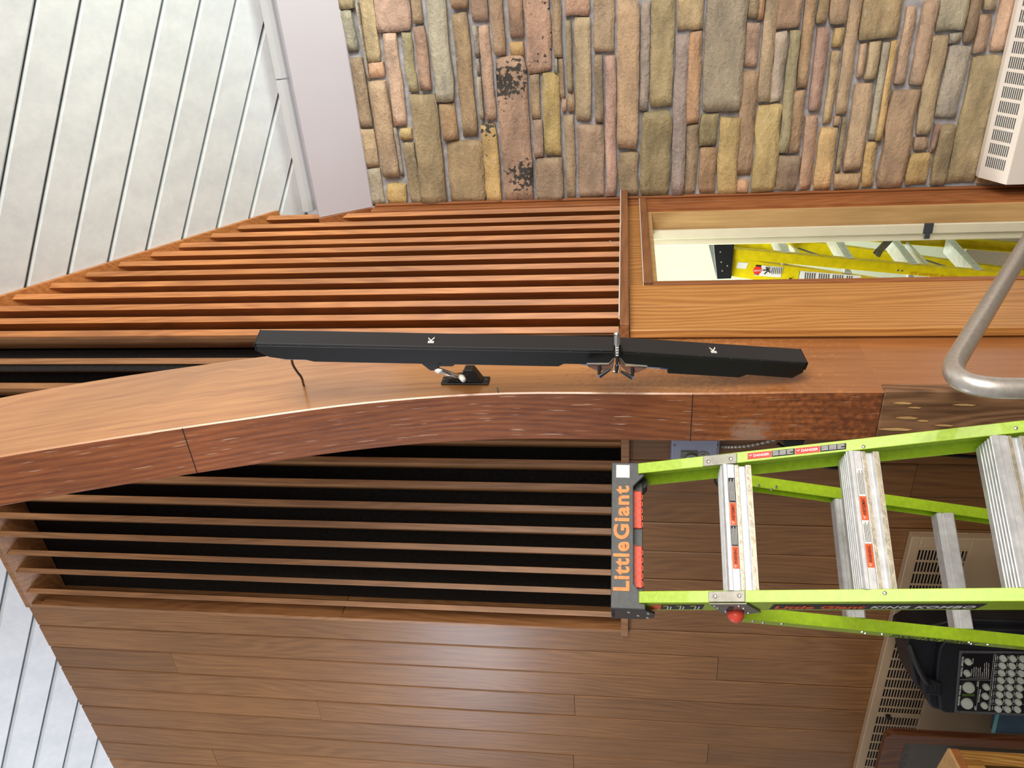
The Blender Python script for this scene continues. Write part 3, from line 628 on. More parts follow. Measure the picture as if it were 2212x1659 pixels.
# blue tabs and sockets of the speakers
for (s_, f, ln) in ((s1, .93, .025), (s1, .11, .05), (s2, .17, .05), (s2, .24, .012)):
    o_, a, b_, ax, nn, tt = s_
    c = a + (b_ - a) * f - nn * .046 + tt * .01
    part('socket', obox(c, ax * ln * .8, tt * .008, nn * .004), M['box'] if ln > .02 else M['blue'], o_, bevel=.001)
    part('blue_tab', obox(c - ax * ln * .7 + nn * .002, ax * .004, tt * .008, nn * .004), M['blue'], o_)
# clamp between the speakers
o_, a, b_, ax, nn, tt = s1
jc = depth(1333, 758, 2.235)
cl = thing('coupling_clamp', 'chrome pin clamp with black levers joining the two speakers', 'clamp', jc)
def jp(n_, t_, z_): return jc + nn * n_ + tt * t_ + V((0, 0, z_))
def CP(px, py, dz=0): return onP(px, py, jc, V((.47, -.88, 0)).normalized()) + V((.47, -.88, 0)).normalized() * dz
part('chrome_head', tube([CP(1333, 719, .035), CP(1333, 722, .035), CP(1333, 745, .03)], .0095, 16, True, [.0075, .0095, .0095]), M['chrome'], cl, smooth=False)
parts('pin_hole', [dome(CP(1328.5, 724, .044), (.47, -.88, 0), .0016, .002, 8), dome(CP(1336.5, 722, .044), (.47, -.88, 0), .0016, .002, 8)], M['ink'], cl)
part('black_sleeve', cyl(CP(1333, 744, .022), CP(1333, 772, .018), .0108), M['black'], cl)
part('chrome_strip', slab([CP(1329.5, 745, .034), CP(1336.5, 745, .034), CP(1336, 769, .034), CP(1330.5, 769, .034)], (.0015, -.002, 0)), M['chrome'], cl)
stuff('spring', [cyl(CP(1331.5, 748 + k * 5.5, .036), CP(1335.5, 748 + k * 5.5, .036), .0016, 8) for k in range(4)], M['ink'], cl)
for side in (-1, 1):
    P = [(1333 + side * 4, 769), (1333 + side * 17, 783.5 if side < 0 else 785), (1333 + side * 65, 783.5 if side < 0 else 789), (1333 + side * 65, 786 if side < 0 else 792), (1333 + side * 18.5, 787 if side < 0 else 788.5), (1333 + side * 6, 773)]
    part('steel_plate', slab([CP(x, y, .02) for x, y in P], (-.012, .02, 0)), M['plate'], cl)
    y0 = 787 if side < 0 else 791
    P = [(1333 + side * 6, 776), (1333 + side * 18, y0), (1333 + side * 65, y0 + 1), (1333 + side * 62, y0 + 5), (1333 + side * 45, y0 + 13), (1333 + side * 22, y0 + 14), (1333 + side * 8, 790)]
    part('brown_plate', slab([CP(x, y, .012) for x, y in P], (-.002, .003, 0)), M['walnut'], cl)
    bx = 1333 + side * (38 if side < 0 else 33); ye = 812 if side < 0 else 815
    part('lever_post', cyl(CP(bx, y0 + 1, .026), CP(bx + side * 0, ye - 3, .026), .0048, 10), M['black'], cl)
    tip = (1333 + side * (14 if side < 0 else 8), 796 if side < 0 else 801)
    part('lever', tube([CP(bx, ye, .028), CP(*tip, .030)], .004, 8, True, [.0062, .0038]), M['black'], cl)
    part('lever_button', dome(CP(bx, ye, .034), (.47, -.88, 0), .0026, .0015, 10), M['blue'], cl)
part('lever_post', cyl(CP(1333, 770, .03), CP(1333, 790, .03), .0042, 10), M['black'], cl)
part('lever', tube([CP(1333, 788, .034), CP(1331.5, 805, .038)], .004, 8, True, [.0062, .0036]), M['black'], cl)
part('lever_button', dome(CP(1333, 788.5, .041), (.47, -.88, 0), .0026, .0015, 10), M['blue'], cl)
parts('eye_bracket', [tube([CP(1326, 782, .005), CP(1322, 796, .005), CP(1318, 796, .005)], .0018, 8), tube([CP(1318, 796, .005), CP(1324, 802, .005), CP(1338, 803, .005), CP(1340, 790, .005)], .0022, 8)], M['chrome'], cl)
# bracket to the arch
XA += .0008
br = thing('speaker_bracket', 'black swivel bracket with polished arm holding the long speaker to the arch', 'bracket', onX(1003, 832, XA))
def RX(px, py, h=0): p = onX(px, py, XA + h); return p
e0 = onX(952, 832, XA); e1 = onX(1055, 832, XA)
zt_, zb_ = e0.z, e1.z; yy = e0.y
def BP(f, dy, h): return V((XA + h, yy + dy, zt_ + (zb_ - zt_) * f))
part('base_plate', box((XA, yy, zb_), (XA + .006, yy + .045, zt_)), M['black'], br, bevel=.002)
part('wedge_block', slab([BP(.13, .004, .006), BP(.20, .004, .022), BP(.42, .004, .024), BP(.52, .004, .05), BP(.70, .004, .05), BP(.88, .004, .006)], (0, .034, 0)), M['black'], br, bevel=.0015)
parts('screw', [dome(BP(.06, .022, .006), (1, 0, 0), .006, .003), dome(BP(.94, .022, .006), (1, 0, 0), .006, .003)] + [dome(BP(f, .0035, h), (0, -1, 0), .003, .0015) for f, h in ((.36, .012), (.60, .012), (.58, .036))], M['grey'], br)
a1 = s1[1] + (s1[2] - s1[1]) * .503 - s1[4] * .058 + s1[5] * .005
b1_ = s1[1] + (s1[2] - s1[1])
def SB(f, d, w): return s1[1] + (s1[2] - s1[1]) * f - s1[4] * d + s1[5] * w
part('speaker_plate', slab([SB(.436, .058, .01), SB(.57, .058, .01), SB(.57, .061, .01), SB(.436, .061, .01)], s1[5] * .045), M['black'], br, bevel=.001)
part('speaker_wedge', slab([SB(.452, .061, .014), SB(.556, .061, .014), SB(.545, .073, .014), SB(.506, .074, .014), SB(.505, .090, .014), SB(.480, .090, .014)], s1[5] * .03), M['black'], br, bevel=.0015)
armA = depth(946, 801, 2.30); armB = depth(1004, 818, 2.36)
parts('polished_arm', [tube([armA, armB], .0052, 12), tube([armA + V((0, .012, 0)), armB + V((0, .012, .004))], .004, 10)], M['chrome'], br, smooth=True)
parts('arm_lever', [tube([depth(940, 801, 2.285), depth(947, 802, 2.28), depth(955, 800, 2.28)], .006, 10, True, [.004, .0085, .004]), tube([depth(994, 812, 2.33), depth(997, 815, 2.32), depth(1002, 822, 2.31)], .008, 10, True, [.005, .009, .007])], M['paper'], br, smooth=True)
# cable
cb = [depth(633, 772, 2.27), depth(630, 775, 2.29), depth(632, 788, 2.33), depth(643, 805, 2.38), depth(652, 815, 2.40), onX(656, 832, XA)]
c_ = part('speaker_cable', tube(smoothpath(cb), .0036, 10), M['black'], smooth=True); tag(recentre(c_), 'short black cable running from the long speaker into the arch', 'cable')
sc_ = part('wood_screw', [cyl(onX(1076, 848, XA), onX(1076, 848, XA) + V((.018, -.004, .001)), .0017, 8), dome(onX(1076, 848, XA) + V((.018, -.004, .001)), (1, -.2, 0), .0035, .002, 8)], M['plate']); tag(recentre(sc_), 'small bare screw sticking out of the arch near the bracket base', 'screw')
np_ = onX(1347, 530, XR + .03)
nl = part('bent_nail', [cyl(V((XR + .035, np_.y, 2.164)), V((XR + .045, np_.y + .01, 2.205)), .0014, 8), cyl(V((XR + .045, np_.y + .01, 2.205)), V((XR + .0455, np_.y + .0105, 2.207)), .0035, 10)], M['chrome']); tag(recentre(nl), 'thin bright nail standing up on the ledge under the slats', 'nail')

XA -= .0008
# ------------------------------------------------------------------ green step ladder
UL = V((.568, .823, 0)); VL = V((-.823, .568, 0)); LB = V((-1.546, 1.471, 0)); LEAN = .26; RLEAN = .36
gl = thing('step_ladder', 'lime green fibreglass step ladder with grey cap and orange lettering', 'ladder', LB + UL * .19 + VL * .1)
def LP(u, v, z): return LB + UL * u + VL * v + V((0, 0, z))
nF = UL.cross(-VL * LEAN - V((0, 0, 1))).normalized()
if nF.dot(VL) > 0: nF = -nF      # faces the viewer
def fv(z): return -LEAN * (2.15 - z)
def FP(px, py, h=0): return onP(px, py, LP(0, 0, 2.15), nF) + nF * h
def channel(pa, pb, ud, fw, vd, dp, th=.004):
    """C channel between two points: pa,pb on the outer front edge; ud points inward, vd backward"""
    ud, vd = V(ud), V(vd)
    prof = [(0, 0), (fw, 0), (fw, th), (th, th), (th, dp - th), (fw, dp - th), (fw, dp), (0, dp)]
    vs = [p + ud * x + vd * y for p in (pa, pb) for x, y in prof]; n = 8
    fs = [[i, (i + 1) % n, n + (i + 1) % n, n + i] for i in range(n)] + [list(range(n))[::-1], list(range(n, 2 * n))]
    return vs, fs
uR = lambda z: .385 + (2.10 - z) * .047
uL_ = lambda z: .011 - (2.10 - z) * .0 + .003
zt, zf = 2.11, .03
part('front_rail', channel(LP(uR(zt), fv(zt), zt), LP(uR(zf), fv(zf), zf), -UL, .029, VL, .118), M['lime'], gl, bevel=.001)
part('front_rail', channel(LP(uL_(zt), fv(zt), zt), LP(uL_(zf), fv(zf), zf), UL, .029, VL, .118), M['lime'], gl, bevel=.001)
# cap
capo = [(-.001, 2.181), (-.001, 2.094), (.028, 2.094), (.062, 2.123), (.322, 2.123), (.352, 2.094), (.388, 2.094), (.388, 2.181)]
part('top_cap', slab([LP(u_, -.004, z_) for u_, z_ in capo], VL * .012), M['grey'], gl, bevel=.002, seg=2)
part('cap_top', slab([LP(-.001, .008, 2.181), LP(.388, .008, 2.181), LP(.388, .165, 2.181), LP(-.001, .165, 2.181)], (0, 0, -.012)), M['grey'], gl, bevel=.002)
part('cap_side', slab([LP(-.001, .008, 2.181), LP(-.001, .165, 2.181), LP(-.001, .165, 2.10), LP(-.001, .13, 2.068), LP(-.001, .06, 2.068), LP(-.001, .008, 2.094)], UL * .006), M['black'], gl, bevel=.0015)
part('cap_side', slab([LP(.388, .008, 2.181), LP(.388, .165, 2.181), LP(.388, .165, 2.10), LP(.388, .008, 2.094)], UL * -.006), M['grey'], gl, bevel=.0015)
part('cap_core', slab([LP(.05, .035, 2.098), LP(.345, .035, 2.098), LP(.345, .035, 2.17), LP(.05, .035, 2.17)], VL * .1), M['grey'], gl, bevel=.002)
for ua, ub in ((.058, .168), (.215, .318)):
    part('orange_pad', slab([LP(ua, .028, 2.1005), LP(ub, .028, 2.1005), LP(ub, .028, 2.165), LP(ua, .028, 2.165)], VL * .008), M['orange'], gl, bevel=.002)
    hexs = []
    nH = 5
    for k in range(nH):
        for zc in (2.106, 2.120):
            uc = ua + (ub - ua) * ((k + (.5 if zc < 2.11 else 1.0)) / (nH + .4)); r_ = .0095
            pts = [LP(uc + r_ * math.cos(math.pi / 3 * q), .0275, zc + r_ * .85 * math.sin(math.pi / 3 * q)) for q in range(7)]
            hexs += [tube(pts, .0011, 5, False)]
    stuff('honeycomb_ribs', hexs, M['redk'], gl)
ln = lambda u_, z_, h=-.0045: LP(u_, h, z_)
for w_, ua, ub in (('Little', .043, .170), ('Giant', .176, .322)):
    text('lettering', w_, LP(ua, -.0045, 2.1335), UL * (ub - ua), V((0, 0, .042)), M['orangetext'], gl, ext=.0012, bold=.034, spacing=1.12, label='raised orange letters')
part('label_plate', slab([FPp for FPp in [LP(.345, -.0045, 2.133), LP(.381, -.0045, 2.133), LP(.381, -.0045, 2.169), LP(.345, -.0045, 2.169)]], VL * -.0006), M['paper'], gl, label='blank white sticker')
parts('rivet', [dome(LP(-.001, v_, z_), -UL, .0045, .003) for v_, z_ in ((.045, 2.135), (.095, 2.110), (.055, 2.085), (.125, 2.085))], M['chrome'], gl)
# steps
sprof = [(.0, .088), (.0, -.005), (.004, -.012), (.012, -.012), (.014, -.010), (.030, -.010), (.033, -.006), (.042, -.007), (.045, .004), (.058, .004), (.061, -.007), (.074, -.007), (.074, .0), (.066, .075), (.012, .088)]
def step(z, name='step'):
    v0 = fv(z - .03) + .012
    a = uL_(z) + .028; b_ = uR(z) - .030
    pts = [LP(a, v0 + y, z - dz) for dz, y in sprof]
    return part(name, slab(pts, UL * (b_ - a)), M['alu'], gl)
zs = [1.897, 1.602, 1.297, .992, .687, .382]
for z_ in zs: step(z_)
parts('tread_rib', [cyl(LP(uL_(z_) + .03, fv(z_ - .03) + .012 - .002 + q * .016, z_ + .0005), LP(uR(z_) - .03, fv(z_ - .03) + .012 - .002 + q * .016, z_ + .0005), .0022, 6) for z_ in zs for q in range(5)], M['alu'], gl)
for z_ in zs:
    v0 = fv(z_ - .03) + .012
    parts('step_band', [slab([LP(uL_(z_) + .03, v0 - .0075, z_ - q0), LP(uR(z_) - .03, v0 - .0075, z_ - q0), LP(uR(z_) - .03, v0 - .0075, z_ - q1), LP(uL_(z_) + .03, v0 - .0075, z_ - q1)], VL * .0004) for q0, q1 in ((.034, .042), (.062, .073))], M['aluworn'], gl)
# hinge plates
def onfront(x0, x1, ya0, ya1, yb0, yb1, mat, name, h=.003, bev=.001, label=None):
    P = [FP(x0, ya0), FP(x1, yb0), FP(x1, yb1), FP(x0, ya1)]
    return part(name, slab([p + nF * .0005 for p in P], nF * h), mat, gl, bevel=bev, label=label)
onfront(1531, 1610, 1278, 1301, 1276, 1301, M['plate'], 'hinge_plate')
onfront(1519, 1592, 985.5, 1008.5, 979.5, 1001.5, M['plate'], 'hinge_plate')
parts('rivet', [dome(FP(x, y, .003), nF, .0055, .003) for x, y in ((1545, 1288.5), (1597, 1287.5), (1530.5, 998), (1579, 992))] + [dome(FP(x, y, .0), nF, .005, .003) for x, y in ((1865, 965), (1911, 1281), (2194, 925))], M['chrome'], gl)
zc1, zc2 = FP(1531, 1290).z, FP(1612, 1290).z
def SD(u_off, v_, z): return LP(uL_(z) + u_off, fv(z) + v_, z)
part('hinge_side', slab([SD(-.0015, -.003, zc1), SD(-.0015, -.003, zc2), SD(-.0015, .12, zc2 - .05), SD(-.0015, .15, zc2 - .02), SD(-.0015, .15, zc1 - .05), SD(-.0015, .09, zc1 - .03)], UL * -.004), M['plate'], gl, bevel=.001)
parts('rivet', [dome(SD(-.0055, v_, z), -UL, .004, .003) for v_, z in ((.015, zc1 - .015), (.015, zc2 + .015), (.045, zc1 - .025), (.05, zc2), (.10, zc1 - .05), (.12, zc2 - .02))], M['chrome'], gl)
part('release_slot', obox(SD(-.006, .06, (zc1 + zc2) / 2 - .012), VL * .03, UL * .001, V((0, 0, .006))), M['ink'], gl)
kn = SD(-.006, .105, (zc1 + zc2) / 2 - .03)
part('red_knob', tube([kn, kn - UL * .012, kn - UL * .022, kn - UL * .028], .02, 16, True, [.021, .021, .015, .004]), M['redk'], gl, smooth=True)
# rear section
nR = UL.cross(VL * RLEAN - V((0, 0, 1))).normalized()
if nR.dot(VL) > 0: nR = -nR
P2 = LP(0, .10, 2.05)
def RP(px, py, h=0): return onP(px, py, P2, nR) + nR * h
def rv(z): return .10 + RLEAN * (2.05 - z)
def uat(p): return (p - LB).dot(UL)
pr0, pr1 = RP(1650, 1030), RP(2180, 1105); pl0, pl1 = RP(1650, 1341), RP(2180, 1394)
def extend(a, b_, z): t = (z - a.z) / (b_.z - a.z); return a + (b_ - a) * t
part('rear_rail', channel(extend(pr0, pr1, 1.86), extend(pr0, pr1, .03), -UL, .034, VL, .05), M['lime'], gl, bevel=.001)
part('rear_rail', channel(extend(pl0, pl1, 1.86), extend(pl0, pl1, .03), UL, .034, VL, .06), M['lime'], gl, bevel=.001)
zr1, zr2 = RP(1804, 1082).z, RP(2026, 1112).z
for k, z_ in enumerate((zr1, zr2, 2 * zr2 - zr1, 3 * zr2 - 2 * zr1)):
    a = extend(pl0, pl1, z_) + UL * .034; b_ = extend(pr0, pr1, z_) - UL * .034
    pf = [(.0, .05), (0, .004), (.004, 0), (.012, 0), (.014, .004), (.020, .004), (.022, 0), (.046, 0), (.05, .004), (.05, .05)]
    part('rear_rung', slab([a + VL * (y + .006) - V((0, 0, dz)) for dz, y in pf], b_ - a), M['alu'], gl)
rvt = [RP(*p) for p in ((1637, 1049), (1665, 1058), (1675, 1052))]
parts('rivet', [dome(p + nR * .004, nR, .0045, .004) for p in rvt] + [dome(extend(pl0, pl1, z_) + VL * v_, -UL, .0045, .004) for z_, v_ in ((1.80, .015), (1.77, .03), (1.72, .015), (1.49, .015), (1.475, .035), (1.43, .02), (1.17, .015), (1.155, .035), (1.11, .02))], M['chrome'], gl)
hq = onP(1566, 1030, LP(0, .125, 0), VL)
part('hinge_cap', tube([hq, hq + VL * .03], .028, 18), M['black'], gl)
hq = onP(1384, 1042, LP(0, .05, 0), VL)
part('corner_post', tube([hq, hq + VL * .06], .019, 14), M['black'], gl)
for u_, v_, z_ in ((uR(.03) - .015, fv(.03) + .045, 0), (uL_(.03) + .015, fv(.03) + .045, 0)):
    part('foot', obox(LP(u_, v_, .02), UL * .025, VL * .05, V((0, 0, .02))), M['grey'], gl, bevel=.004)
for q in (extend(pr0, pr1, .03) - UL * .017 + VL * .025, extend(pl0, pl1, .03) + UL * .017 + VL * .03):
    part('foot', obox(V((q.x, q.y, .02)), UL * .025, VL * .035, V((0, 0, .02))), M['grey'], gl, bevel=.004)
# printed labels: right rail front
def strip(x0, x1, yfn, mat, name, h=.0006, label=None):
    P = [FP(x0, yfn(x0)[0]), FP(x1, yfn(x1)[0]), FP(x1, yfn(x1)[1]), FP(x0, yfn(x0)[1])]
    return part(name, slab([p + nF * .0008 for p in P], nF * h), mat, gl, label=label), P
def ydl(x): c = 987.5 - (x - 1600) * .1035; return (c - 6.5, c + 6.5)
for (x0, x1, mt) in ((1615, 1666, 'red'), (1667, 1717, 'ink'), (1718, 1771, 'red'), (1772, 1828, 'ink')):
    o_, P = strip(x0, x1, ydl, M[mt], 'warning_label')
    X_ = (P[1] - P[0]); Y_ = (P[0] - P[3]); O_ = P[3] + nF * .0015
    if mt == 'red':
        text('danger_print', 'DANGER', O_ + X_ * .25 + Y_ * .3, X_ * .68, Y_ * .42, M['paper'], gl, bold=.03)
        part('warning_mark', tube([O_ + X_ * .06 + Y_ * .7, O_ + X_ * .12 + Y_ * .45, O_ + X_ * .18 + Y_ * .75], .0012, 5), M['paper'], gl)
    else:
        stuff('fine_print', [slab([O_ + X_ * a_ + Y_ * (.2 + k * .2), O_ + X_ * b__ + Y_ * (.2 + k * .2), O_ + X_ * b__ + Y_ * (.28 + k * .2), O_ + X_ * a_ + Y_ * (.28 + k * .2)], nF * .0002) for k in range(4) for a_, b__ in ((.04, .3), (.34, .62), (.66, .93 if k != 1 else .8))], M['paper'], gl)
# left rail side: name strip
def SS(x, v_, h=.0):  # point on the outer web of the left rail, at the height seen at photo column x
    z = FP(x, 1300).z; return SD(-.0008 - h, v_, z)
def sidestrip(x0, x1, v0, v1, mat, h=.0005):
    P = [SS(x0, v0), SS(x1, v0), SS(x1, v1), SS(x0, v1)]
    return part('name_strip', slab(P, UL * -h), mat, gl), P
o_, P = sidestrip(1676, 2145, .03, .098, M['ink'])
O_ = P[0] - UL * .0012; Xs = P[1] - P[0]; Ys = P[0] - P[3]
O2 = P[3] - UL * .0012
text('lettering', 'Little Giant', O2 + Xs * .02 + Ys * .2, Xs * .45, Ys * .62, M['labelorange'], gl, bold=.03, label='orange printed letters')
text('lettering', 'KING KOMBO', O2 + Xs * .50 + Ys * .25, Xs * .475, Ys * .5, M['paper'], gl, bold=.03, spacing=1.1, label='white printed letters')
o_, P = sidestrip(1408, 1430, .03, .095, M['labelorange'])
o_, P = sidestrip(1430, 1524, .03, .095, M['ink'])
O2 = P[3] - UL * .0012; Xs = P[1] - P[0]; Ys = P[0] - P[3]
stuff('fine_print', [slab([O2 + Xs * q + Ys * .1, O2 + Xs * (q + .03) + Ys * .1, O2 + Xs * (q + .03) + Ys * .75, O2 + Xs * q + Ys * .75], UL * -.0003) for q in (.15, .22, .45, .52, .80, .88)], M['paper'], gl)
stuff('yellow_marks', [slab([O2 + Xs * q + Ys * .8, O2 + Xs * (q + .12) + Ys * .8, O2 + Xs * (q + .12) + Ys * .95, O2 + Xs * q + Ys * .95], UL * -.0003) for q in (.04, .36, .68)], M['yellow'], gl)
# step labels
def steplabel(z_, segs):
    v0 = fv(z_ - .03) + .0015
    for (a, b_, mt, tx) in segs:
        P = [LP(a, v0, z_ - .0145), LP(b_, v0, z_ - .0145), LP(b_, v0, z_ - .030), LP(a, v0, z_ - .030)]
        part('step_label', slab(P, VL * -.0006), M[mt], gl)
        O_ = P[3] - VL * .0012; X_ = P[1] - P[0]; Y_ = P[0] - P[3]
        if tx: text('label_print', tx, O_ + X_ * .2 + Y_ * .25, X_ * .72, Y_ * .5, M['ink'], gl, bold=.01); part('warning_mark', tube([O_ + X_ * .05 + Y_ * .75, O_ + X_ * .1 + Y_ * .4, O_ + X_ * .16 + Y_ * .8], .001, 5), M['paper'], gl)
        else: stuff('fine_print', [slab([O_ + X_ * .06 + Y_ * (.12 + k * .22), O_ + X_ * (.94 - .1 * (k % 2)) + Y_ * (.12 + k * .22), O_ + X_ * (.94 - .1 * (k % 2)) + Y_ * (.2 + k * .22), O_ + X_ * .06 + Y_ * (.2 + k * .22)], VL * -.0002) for k in range(4)], M['ink' if mt == 'paper' else 'paper'], gl)
steplabel(1.897, [(.095, .150, 'labelorange', 'WARNING'), (.151, .203, 'ink', None), (.204, .262, 'labelorange', 'AVERTISSEMENT'), (.263, .328, 'ink', None)])
steplabel(1.602, [(.092, .147, 'labelorange', 'WARNING'), (.148, .203, 'paper', None), (.204, .262, 'labelorange', 'AVERTISSEMENT'), (.263, .332, 'paper', None)])
# marker writing on the rear left rail web, reading upwards
pa, pb = extend(pl0, pl1, 1.40), extend(pl0, pl1, 1.14)
Yv = -VL * .03
text('marker_writing', 'STINGER SOLUTIONS', pb + VL * .012 - UL * .001, pa - pb, VL * .04, M['ink'], gl, ext=.0003, shear=.2)

# ------------------------------------------------------------------ yellow step ladder behind the doorway
YN = 3.80; YF = 4.22
yl = thing('step_ladder', 'yellow fibreglass step ladder leaning in the room behind the doorway', 'ladder', V((-1.8, 4.0, 0)))
def YP(px, py, y=YN): return onY(px, py, y)
def ex2(a, b_, z): t = (z - a.z) / (b_.z - a.z); return a + (b_ - a) * t
fa, fb = YP(1568, 536), YP(2166, 590); ga, gb = YP(1568, 553), YP(2145, 604)
fr_w = (fa.x - ga.x)
dx = -(fa.x - ga.x)
def yrail(a, b_, w, dy, y, nm, dep=.03):
    A, B = ex2(a, b_, a.z), ex2(a, b_, .03)
    A = V((A.x, y, A.z)); B = V((B.x, y, B.z))
    return part(nm, channel(A, B, V((0, dy, 0)), dep, V((-1, 0, 0)), w), M['yellow'], yl, bevel=.0012)
w1 = fa.x - ga.x
yrail(fa, fb, .052, 1, YN, 'front_rail')
ra, rb = YP(1572, 556), YP(1800, 590)
yrail(ra, rb, .098, 1, YN + .004, 'rear_rail')
for nm, a, b_, w in (('front_rail', fa, fb, .052), ('rear_rail', ra, rb, .098)):
    A = V((a.x, YF, a.z)); B = ex2(a, b_, .03); B = V((B.x + .0, YF + .06, .03))
    part(nm, channel(A, B, V((0, -1, 0)), .03, V((-1, 0, 0)), w), M['yellow'], yl, bevel=.0012)
ct = YP(1540, 530); cbm = YP(1575, 596)
part('top_cap', slab([(ct.x + .01, YN - .012, ct.z), (ct.x + .01, YN - .012, ct.z - .10), (cbm.x + .03, YN - .012, cbm.z - .01), (cbm.x - .01, YN - .012, cbm.z - .01), (cbm.x - .012, YN - .012, cbm.z + .06), (ct.x - .03, YN - .012, ct.z - .005)], (0, YF - YN + .03, 0)), M['black'], yl, bevel=.003)
parts('rivet', [dome(YP(x, y, YN - .012), (0, -1, 0), .005, .003) for x, y in ((1557, 544), (1559, 566), (1572, 574), (1561, 585))] + [dome(YP(x, y, YN), (0, -1, 0), .005, .003) for x, y in ((1574, 554), (1939, 584), (1948, 585))], M['plate'], yl)
part('screw_hole', [dome(YP(1707, 603, YN), (0, -1, 0), .008, .003)], M['ink'], yl)
topz = fa.z
for z_ in (topz - .27, topz - .57, topz - .87, topz - 1.17):
    c = ex2(fa, fb, z_)
    pf = [(0, 0), (0, .075), (-.01, .08), (-.04, .08), (-.04, .075), (-.012, .07), (-.012, .004), (-.04, 0)]
    part('step', slab([(c.x - y, YN + .006, z_ + dz) for dz, y in pf], (0, YF - YN - .01, 0)), M['alu'], yl, bevel=.0008)
    stuff('step_grooves', [cyl((c.x + .0005, YN + .02, z_ - q), (c.x + .0005, YF - .02, z_ - q), .0018, 6) for q in (.006, .014, .022, .030)], M['alu'], yl)
q0 = YP(1690, 545, 3.95); 
for px, py0, py1 in ((1712, 527, 548), (1965, 522, 578)):
    a = YP(px - 8, py0, YF); b_ = YP(px + 14 if px < 1800 else 2010, py1, YN + .01)
    part('rear_brace', slab([a, a + V((-.05, 0, 0)), b_ + V((-.05, 0, 0)), b_], (0, 0, -.012)), M['alu'], yl, bevel=.001)
parts('spreader', [tube([YP(1725, 536, 4.0), YP(1770, 552, YN + .02)], .005, 8), tube([YP(2000, 562, 4.0), YP(2052, 579, YN + .02)], .005, 8)], M['plate'], yl)
parts('spreader_hinge', [obox(YP(1910, 530, 4.0), V((.05, 0, -.035)), V((0, .002, 0)), V((.012, 0, .014))), obox(YP(1902, 541, 3.98), V((.03, 0, -.01)), V((0, .002, 0)), V((.008, 0, .012)))], M['plate'], yl)
def ysticker(x0, y0, x1, y1, mat, nm='label'):
    P = [YP(x0, y0, YN + .0035), YP(x1, y0 + (x1 - x0) * .08, YN + .0035), YP(x1 - 6, y1 + (x1 - x0) * .08, YN + .0035), YP(x0 - 4, y1, YN + .0035)]
    part(nm, slab(P, (0, -.0008, 0)), mat, yl); return P
ysticker(1594, 566, 1617, 579, M['paper'])
P = ysticker(1633, 572, 1692, 595, M['paper'])
P = ysticker(1633, 572, 1645, 594, M['ink'])
c = (P[0] + P[2]) * .5
part('danger_oval', tube([c + V((0, -.001, 0)), c + V((0, -.002, 0))], .021, 18), M['red'], yl)
text('danger_print', 'DANGER', c + V((.0035, -.0025, -.018)), V((0, 0, .036)), V((-.010, 0, 0)), M['paper'], yl)
stuff('shock_figure', [tube([YP(1651, 592, YN), YP(1658, 584, YN), YP(1662, 578, YN)], .003, 5), tube([YP(1648, 584, YN), YP(1658, 583, YN), YP(1664, 589, YN)], .003, 5), tube([YP(1655, 577, YN), YP(1660, 586, YN)], .003, 5)], M['ink'], yl)
stuff('fine_print', [slab([YP(1668 + k * 4, 578, YN - .0002), YP(1669.3 + k * 4, 578, YN - .0002), YP(1667.3 + k * 4, 592, YN - .0002), YP(1666 + k * 4, 592, YN - .0002)], (0, -.0004, 0)) for k in range(6)], M['ink'], yl)
P = ysticker(1728, 585, 1860, 612, M['paper'], 'capacity_label'); ysticker(1727, 585, 1729, 610, M['green'], 'capacity_label_edge')
stuff('fine_print', [slab([YP(1734 + k * 5, 588 + k * .4, YN + .002), YP(1736.4 + k * 5, 588 + k * .4, YN + .002), YP(1734.4 + k * 5, 612, YN + .002), YP(1732 + k * 5, 612, YN + .002)], (0, -.0004, 0)) for k in range(22) if k % 6], M['plate'], yl)
ta = YP(1966, 594, YN); tb = YP(2118, 608, YN)
text('marker_writing', "ST JAMES'-ROSEMOUNT", ta + V((0, -.001, 0)) , tb - ta, (YP(1967, 587, YN) - YP(1966, 594, YN)), plain('orange_marker', srgb(206, 128, 20), .6), yl)

# ------------------------------------------------------------------ convector heaters
def heater_left():
    h = thing('wall_heater', 'beige wall convector with black slotted grille under the planks', 'heater', (-3.2, 2.38, 0))
    y0 = 2.372; x0, x1 = -4.5, -2.071; g0, g1 = .912, 1.068
    part('cabinet', [box((x0, y0, .0), (x1, 2.408, .90)), box((x0, y0, 1.075), (x1, 2.408, 1.107)), box((x0, 2.40, .9), (x1, 2.408, 1.08)), box((x1 - .052, y0, .90), (x1, 2.4, 1.075)),
                     box((x0, y0, .90), (x0 + .04, 2.4, 1.075))], M['heatbeige'], h, bevel=.0025)
    part('grille_void', box((x0 + .04, y0 + .02, .9), (x1 - .05, 2.4, 1.075)), M['ink'], h)
    px_ = .0592; n = int((x1 - .052 - (x0 + .05)) / px_)
    vb = []; hb = []
    skip = -3.06
    for k in range(n + 1):
        x = x1 - .052 - k * px_
        vb.append(box((x - .0085, y0 + .0005, .9), (x + .0005, y0 + .003, 1.075)))
    for r_ in range(16):
        z_ = .9 + .0115 * r_
        hb.append(box((x0 + .04, y0 + .0006, z_), (x1 - .05, y0 + .0025, z_ + .0042)))
    stuff('grille', vb + hb, M['heatbeige'], h)
    part('divider_strip', box((skip - .012, y0 - .002, .9), (skip + .012, y0 + .001, 1.075)), M['heatbeige'], h, bevel=.001)
    kz = onY(1919, 1536, y0)
    part('damper_knob', [obox(V((skip, y0 - .012, kz.z)), (.006, 0, 0), (0, .011, 0), (0, 0, .010))], M['black'], h, bevel=.003)
    sc = onY(1991, 1175, y0); part('screw', dome(sc, (0, -1, 0), .005, .002), M['heatbeige'], h)
heater_left()
